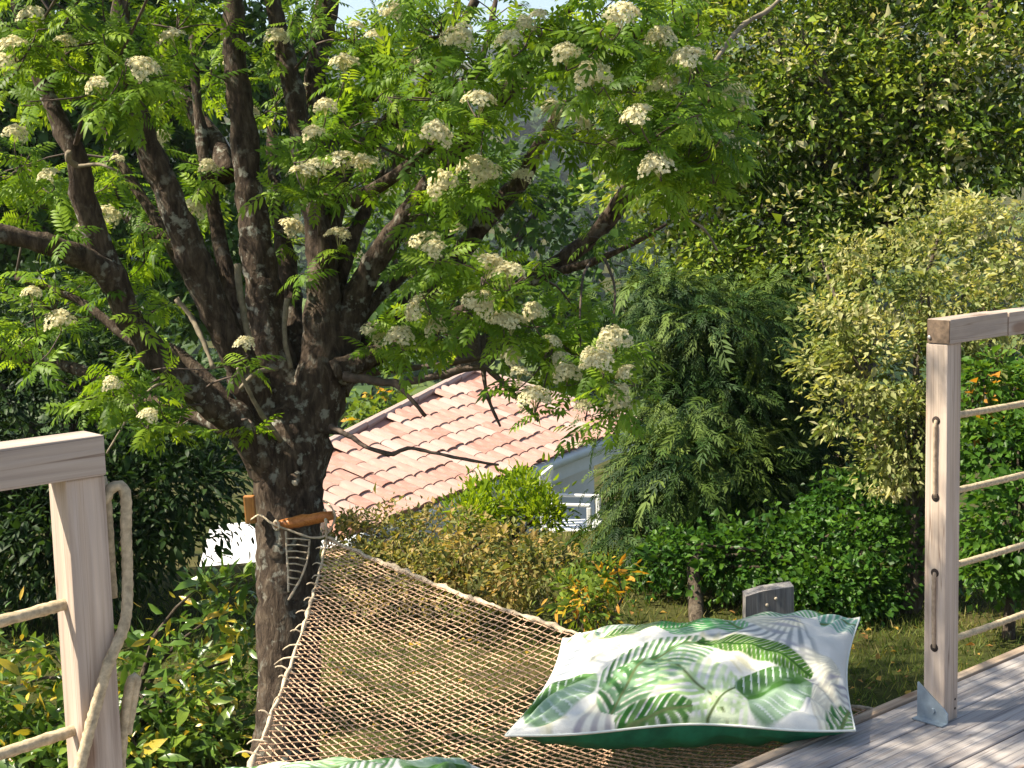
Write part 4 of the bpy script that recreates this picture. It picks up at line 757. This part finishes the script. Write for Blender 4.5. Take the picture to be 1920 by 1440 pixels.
# ------------------------------------------------------------------ weathered timber on the lawn
c = atD(1440, 1120, 7.0); cz = float(gz(c[0], c[1])); zt0 = atD(1395, 1113, 7.0)[2]; zt1 = atD(1485, 1094, 7.0)[2]
hw = 45*7/f; sr = norm(np.array([RT[0], RT[1], 0])); sf = norm(np.array([FW[0], FW[1], 0])); V = []
for d in (-.05, .05):
    for s, zt_ in ((-hw, zt0), (-.25*hw, zt0+.3*(zt1-zt0)+.012), (hw, zt1)): b = np.array([c[0], c[1], 0])+sr*s+sf*d; V += [(b[0], b[1], cz-.1), (b[0], b[1], zt_)]
tp = empty('timber_stump', (c[0], c[1], cz), 'grey weathered timber stump with a slanted top standing behind the large cushion', 'stump')
mesh('timber', V, [(0, 2, 3, 1), (2, 4, 5, 3), (6, 7, 9, 8), (8, 9, 11, 10), (0, 1, 7, 6), (4, 10, 11, 5), (1, 3, 9, 7), (3, 5, 11, 9)], MT['stump'], tp)
b = np.array([c[0], c[1], 0])-sf*.0505
for s, dz in ((-.012, -.045), (.03, -.015)): k_ = b+sr*s+np.array([0, 0, zt0+dz]); tube('knot', [k_, k_-sf*.004], [.009, .008], MT['cut'], tp, 8, .15)
# ------------------------------------------------------------------ grass, litter
rg = np.random.default_rng(3); n = 90000
gx, gy = rg.uniform(-2.5, 6.2, n), rg.uniform(.3, 6.2, n); keep = (rg.random(n) < .9) & (gx+gy*.2 > -1.8) & (np.hypot(gx+1.5, gy+2) < 9.6)
gx, gy = gx[keep], gy[keep]; dens = .5+.5*np.sin(gx*1.7+.8*np.sin(gy*2))*np.cos(gy*1.3); k2 = rg.random(len(gx)) < (.35+.6*dens)*np.where(gx < .3, .5, 1.); gx, gy = gx[k2], gy[k2]; n = len(gx)
d = norm(np.c_[rg.normal(size=(n, 2))*.55, np.ones(n)]); nn = norm(np.c_[rg.normal(size=(n, 2)), np.zeros(n)+.1])
GR = [(np.array([(-.05, 0, 0), (.05, 0, 0), (.03, .6, .06), (-.03, .6, .06), (0, 1, .25)]), np.array([(0, 1, 2), (0, 2, 3), (3, 2, 4)]))]
m_grass = G([(0, (.05, .095, .014)), (.5, (.11, .155, .03)), (.85, (.18, .19, .05)), (1, (.28, .24, .1))], .6, .35)
g = scatter('lawn_grass', GR, np.c_[gx, gy, gz(gx, gy)-.004], frames(d, nn), rg.uniform(.03, .075, n), m_grass, None, rg.random(n)); tag(g, 'olive green lawn grass below the deck edge', 'grass', kind='stuff')
n = 700; gx, gy = rg.uniform(-1.8, 3.6, n), rg.uniform(.5, 4.6, n); d = norm(np.c_[rg.normal(size=(n, 2)), rg.normal(size=n)*.2]); nn = norm(np.c_[rg.normal(size=(n, 2))*.35, np.ones(n)])
m_lit = G([(0, (.12, .07, .03)), (.5, (.3, .16, .05)), (1, (.5, .34, .05))], .6, .2)
g = scatter('leaf_litter', LR, np.c_[gx, gy, gz(gx, gy)+.025], frames(d, nn), rg.uniform(.02, .05, n), m_lit, None, rg.random(n)); tag(g, 'yellow and brown fallen leaves scattered under the net', 'leaves', kind='stuff')
# ------------------------------------------------------------------ distance: wooded valley sides and two houses
rg = np.random.default_rng(9); n = 2600; ang = math.pi/2-YAW+rg.uniform(-.5, .5, n); r = np.exp(rg.uniform(math.log(60), math.log(900), n))
tx, ty = CAM[0]+r*np.cos(ang), CAM[1]+r*np.sin(ang); th_ = np.clip(r*.018, 2.2, 9)*rg.uniform(.6, 1.25, n)
cls = []
for s in range(4):
    q = norm(rg.normal(size=(70, 3))); V, F = [], []
    for k in range(70):
        c = q[k]*np.array([.5, .5, .55])*(.75+.3*rg.random())+[0, 0, .5]; x = norm(np.cross(q[k], rg.normal(size=3))); y = np.cross(q[k], x); s_ = .26*rg.uniform(.7, 1.4); b = len(V)
        V += [c-x*s_, c-y*s_*.7+q[k]*.08, c+x*s_, c+y*s_*.8-q[k]*.05]; F += [(b, b+1, b+2), (b, b+2, b+3)]
    cls.append((np.array(V), np.array(F)))
d = np.c_[np.cos(ang*50), np.sin(ang*50), np.zeros(n)]; m_far = G([(0, (.02, .045, .015)), (.5, (.045, .085, .022)), (1, (.11, .15, .04))], .8, .1)
far = scatter('distant_woodland', cls, np.c_[tx, ty, gz(tx, ty)-.3], frames(d, np.tile([0, 0, 1.], (n, 1))), th_, m_far, None, rg.random(n)); tag(far, 'wooded hillside across the valley', 'woodland', kind='stuff')
def far_house(x, y, D, w_, dp, h, rh, rot, label, rmat):
    c = atD(x, y, D); root = empty('far_house', c-np.array([0, 0, h+rh]), label, 'house', 'houses across the valley'); c_, s_ = math.cos(rot), math.sin(rot)
    def T(V): V = np.array(V, float); return np.c_[V[:, 0]*c_-V[:, 1]*s_, V[:, 0]*s_+V[:, 1]*c_, V[:, 2]-h-rh]+c
    V, F = boxVF(-w_/2, w_/2, -dp/2, dp/2, -12, h); mesh('wall', T(V), F, MT['farwall'], root)
    o = .4; V = [(-w_/2-o, -dp/2-o, h-.1), (w_/2+o, -dp/2-o, h-.1), (w_/2+o, dp/2+o, h-.1), (-w_/2-o, dp/2+o, h-.1), (-w_/2-o, 0, h+rh), (w_/2+o, 0, h+rh)]
    rf = mesh('roof', T(V), [(0, 1, 5, 4), (2, 3, 4, 5), (0, 4, 3), (1, 2, 5), (3, 2, 1, 0)], rmat, root)
    V, F = boxVF(w_*.2, w_*.2+.6, .3, .9, h+rh*.4, h+rh+.6); mesh('chimney', T(V), F, MT['farwall'], rf)
    for k in range(3):
        a = -w_/2+w_*(k+.5)/3; V, F = boxVF(a-.5, a+.5, -dp/2-.06, -dp/2+.02, h*.35, h*.8); mesh('window', T(V), F, MT['farglass'], root)
MT['farwall'] = plain('far_wall', (.5, .45, .4), .9, 2, .1); MT['farglass'] = plain('far_glass', (.06, .07, .08), .2, 2, .1)
far_house(1150, 496, 235, 5.0, 5, 2.4, 1.6, -.3, 'small far house with a pink roof on the wooded valley side', plain('far_tiles', (.42, .2, .17), .9, 2, .15))
far_house(335, 590, 160, 5, 6, 2.4, 2.2, -.9, 'small far house with a pale pink gable glimpsed between two tree stems', plain('far_tiles_pale', (.5, .34, .3), .9, 2, .15))
# ------------------------------------------------------------------ air
HZ = True
if HZ:
    hm_, t, p = newmat('air'); t.nodes.remove(p); pv = nd(t, 'ShaderNodeVolumePrincipled'); pv.inputs['Color'].default_value = (.82, .9, 1, 1); pv.inputs['Density'].default_value = .0003; pv.inputs['Anisotropy'].default_value = .2
    t.links.new(pv.outputs[0], t.nodes['Material Output'].inputs['Volume'])
    V, F = boxVF(-3050, 3050, -3050, 3050, -22, 130); tag(mesh('haze', V, F, hm_), 'thin blue haze over the valley', 'haze', kind='stuff')
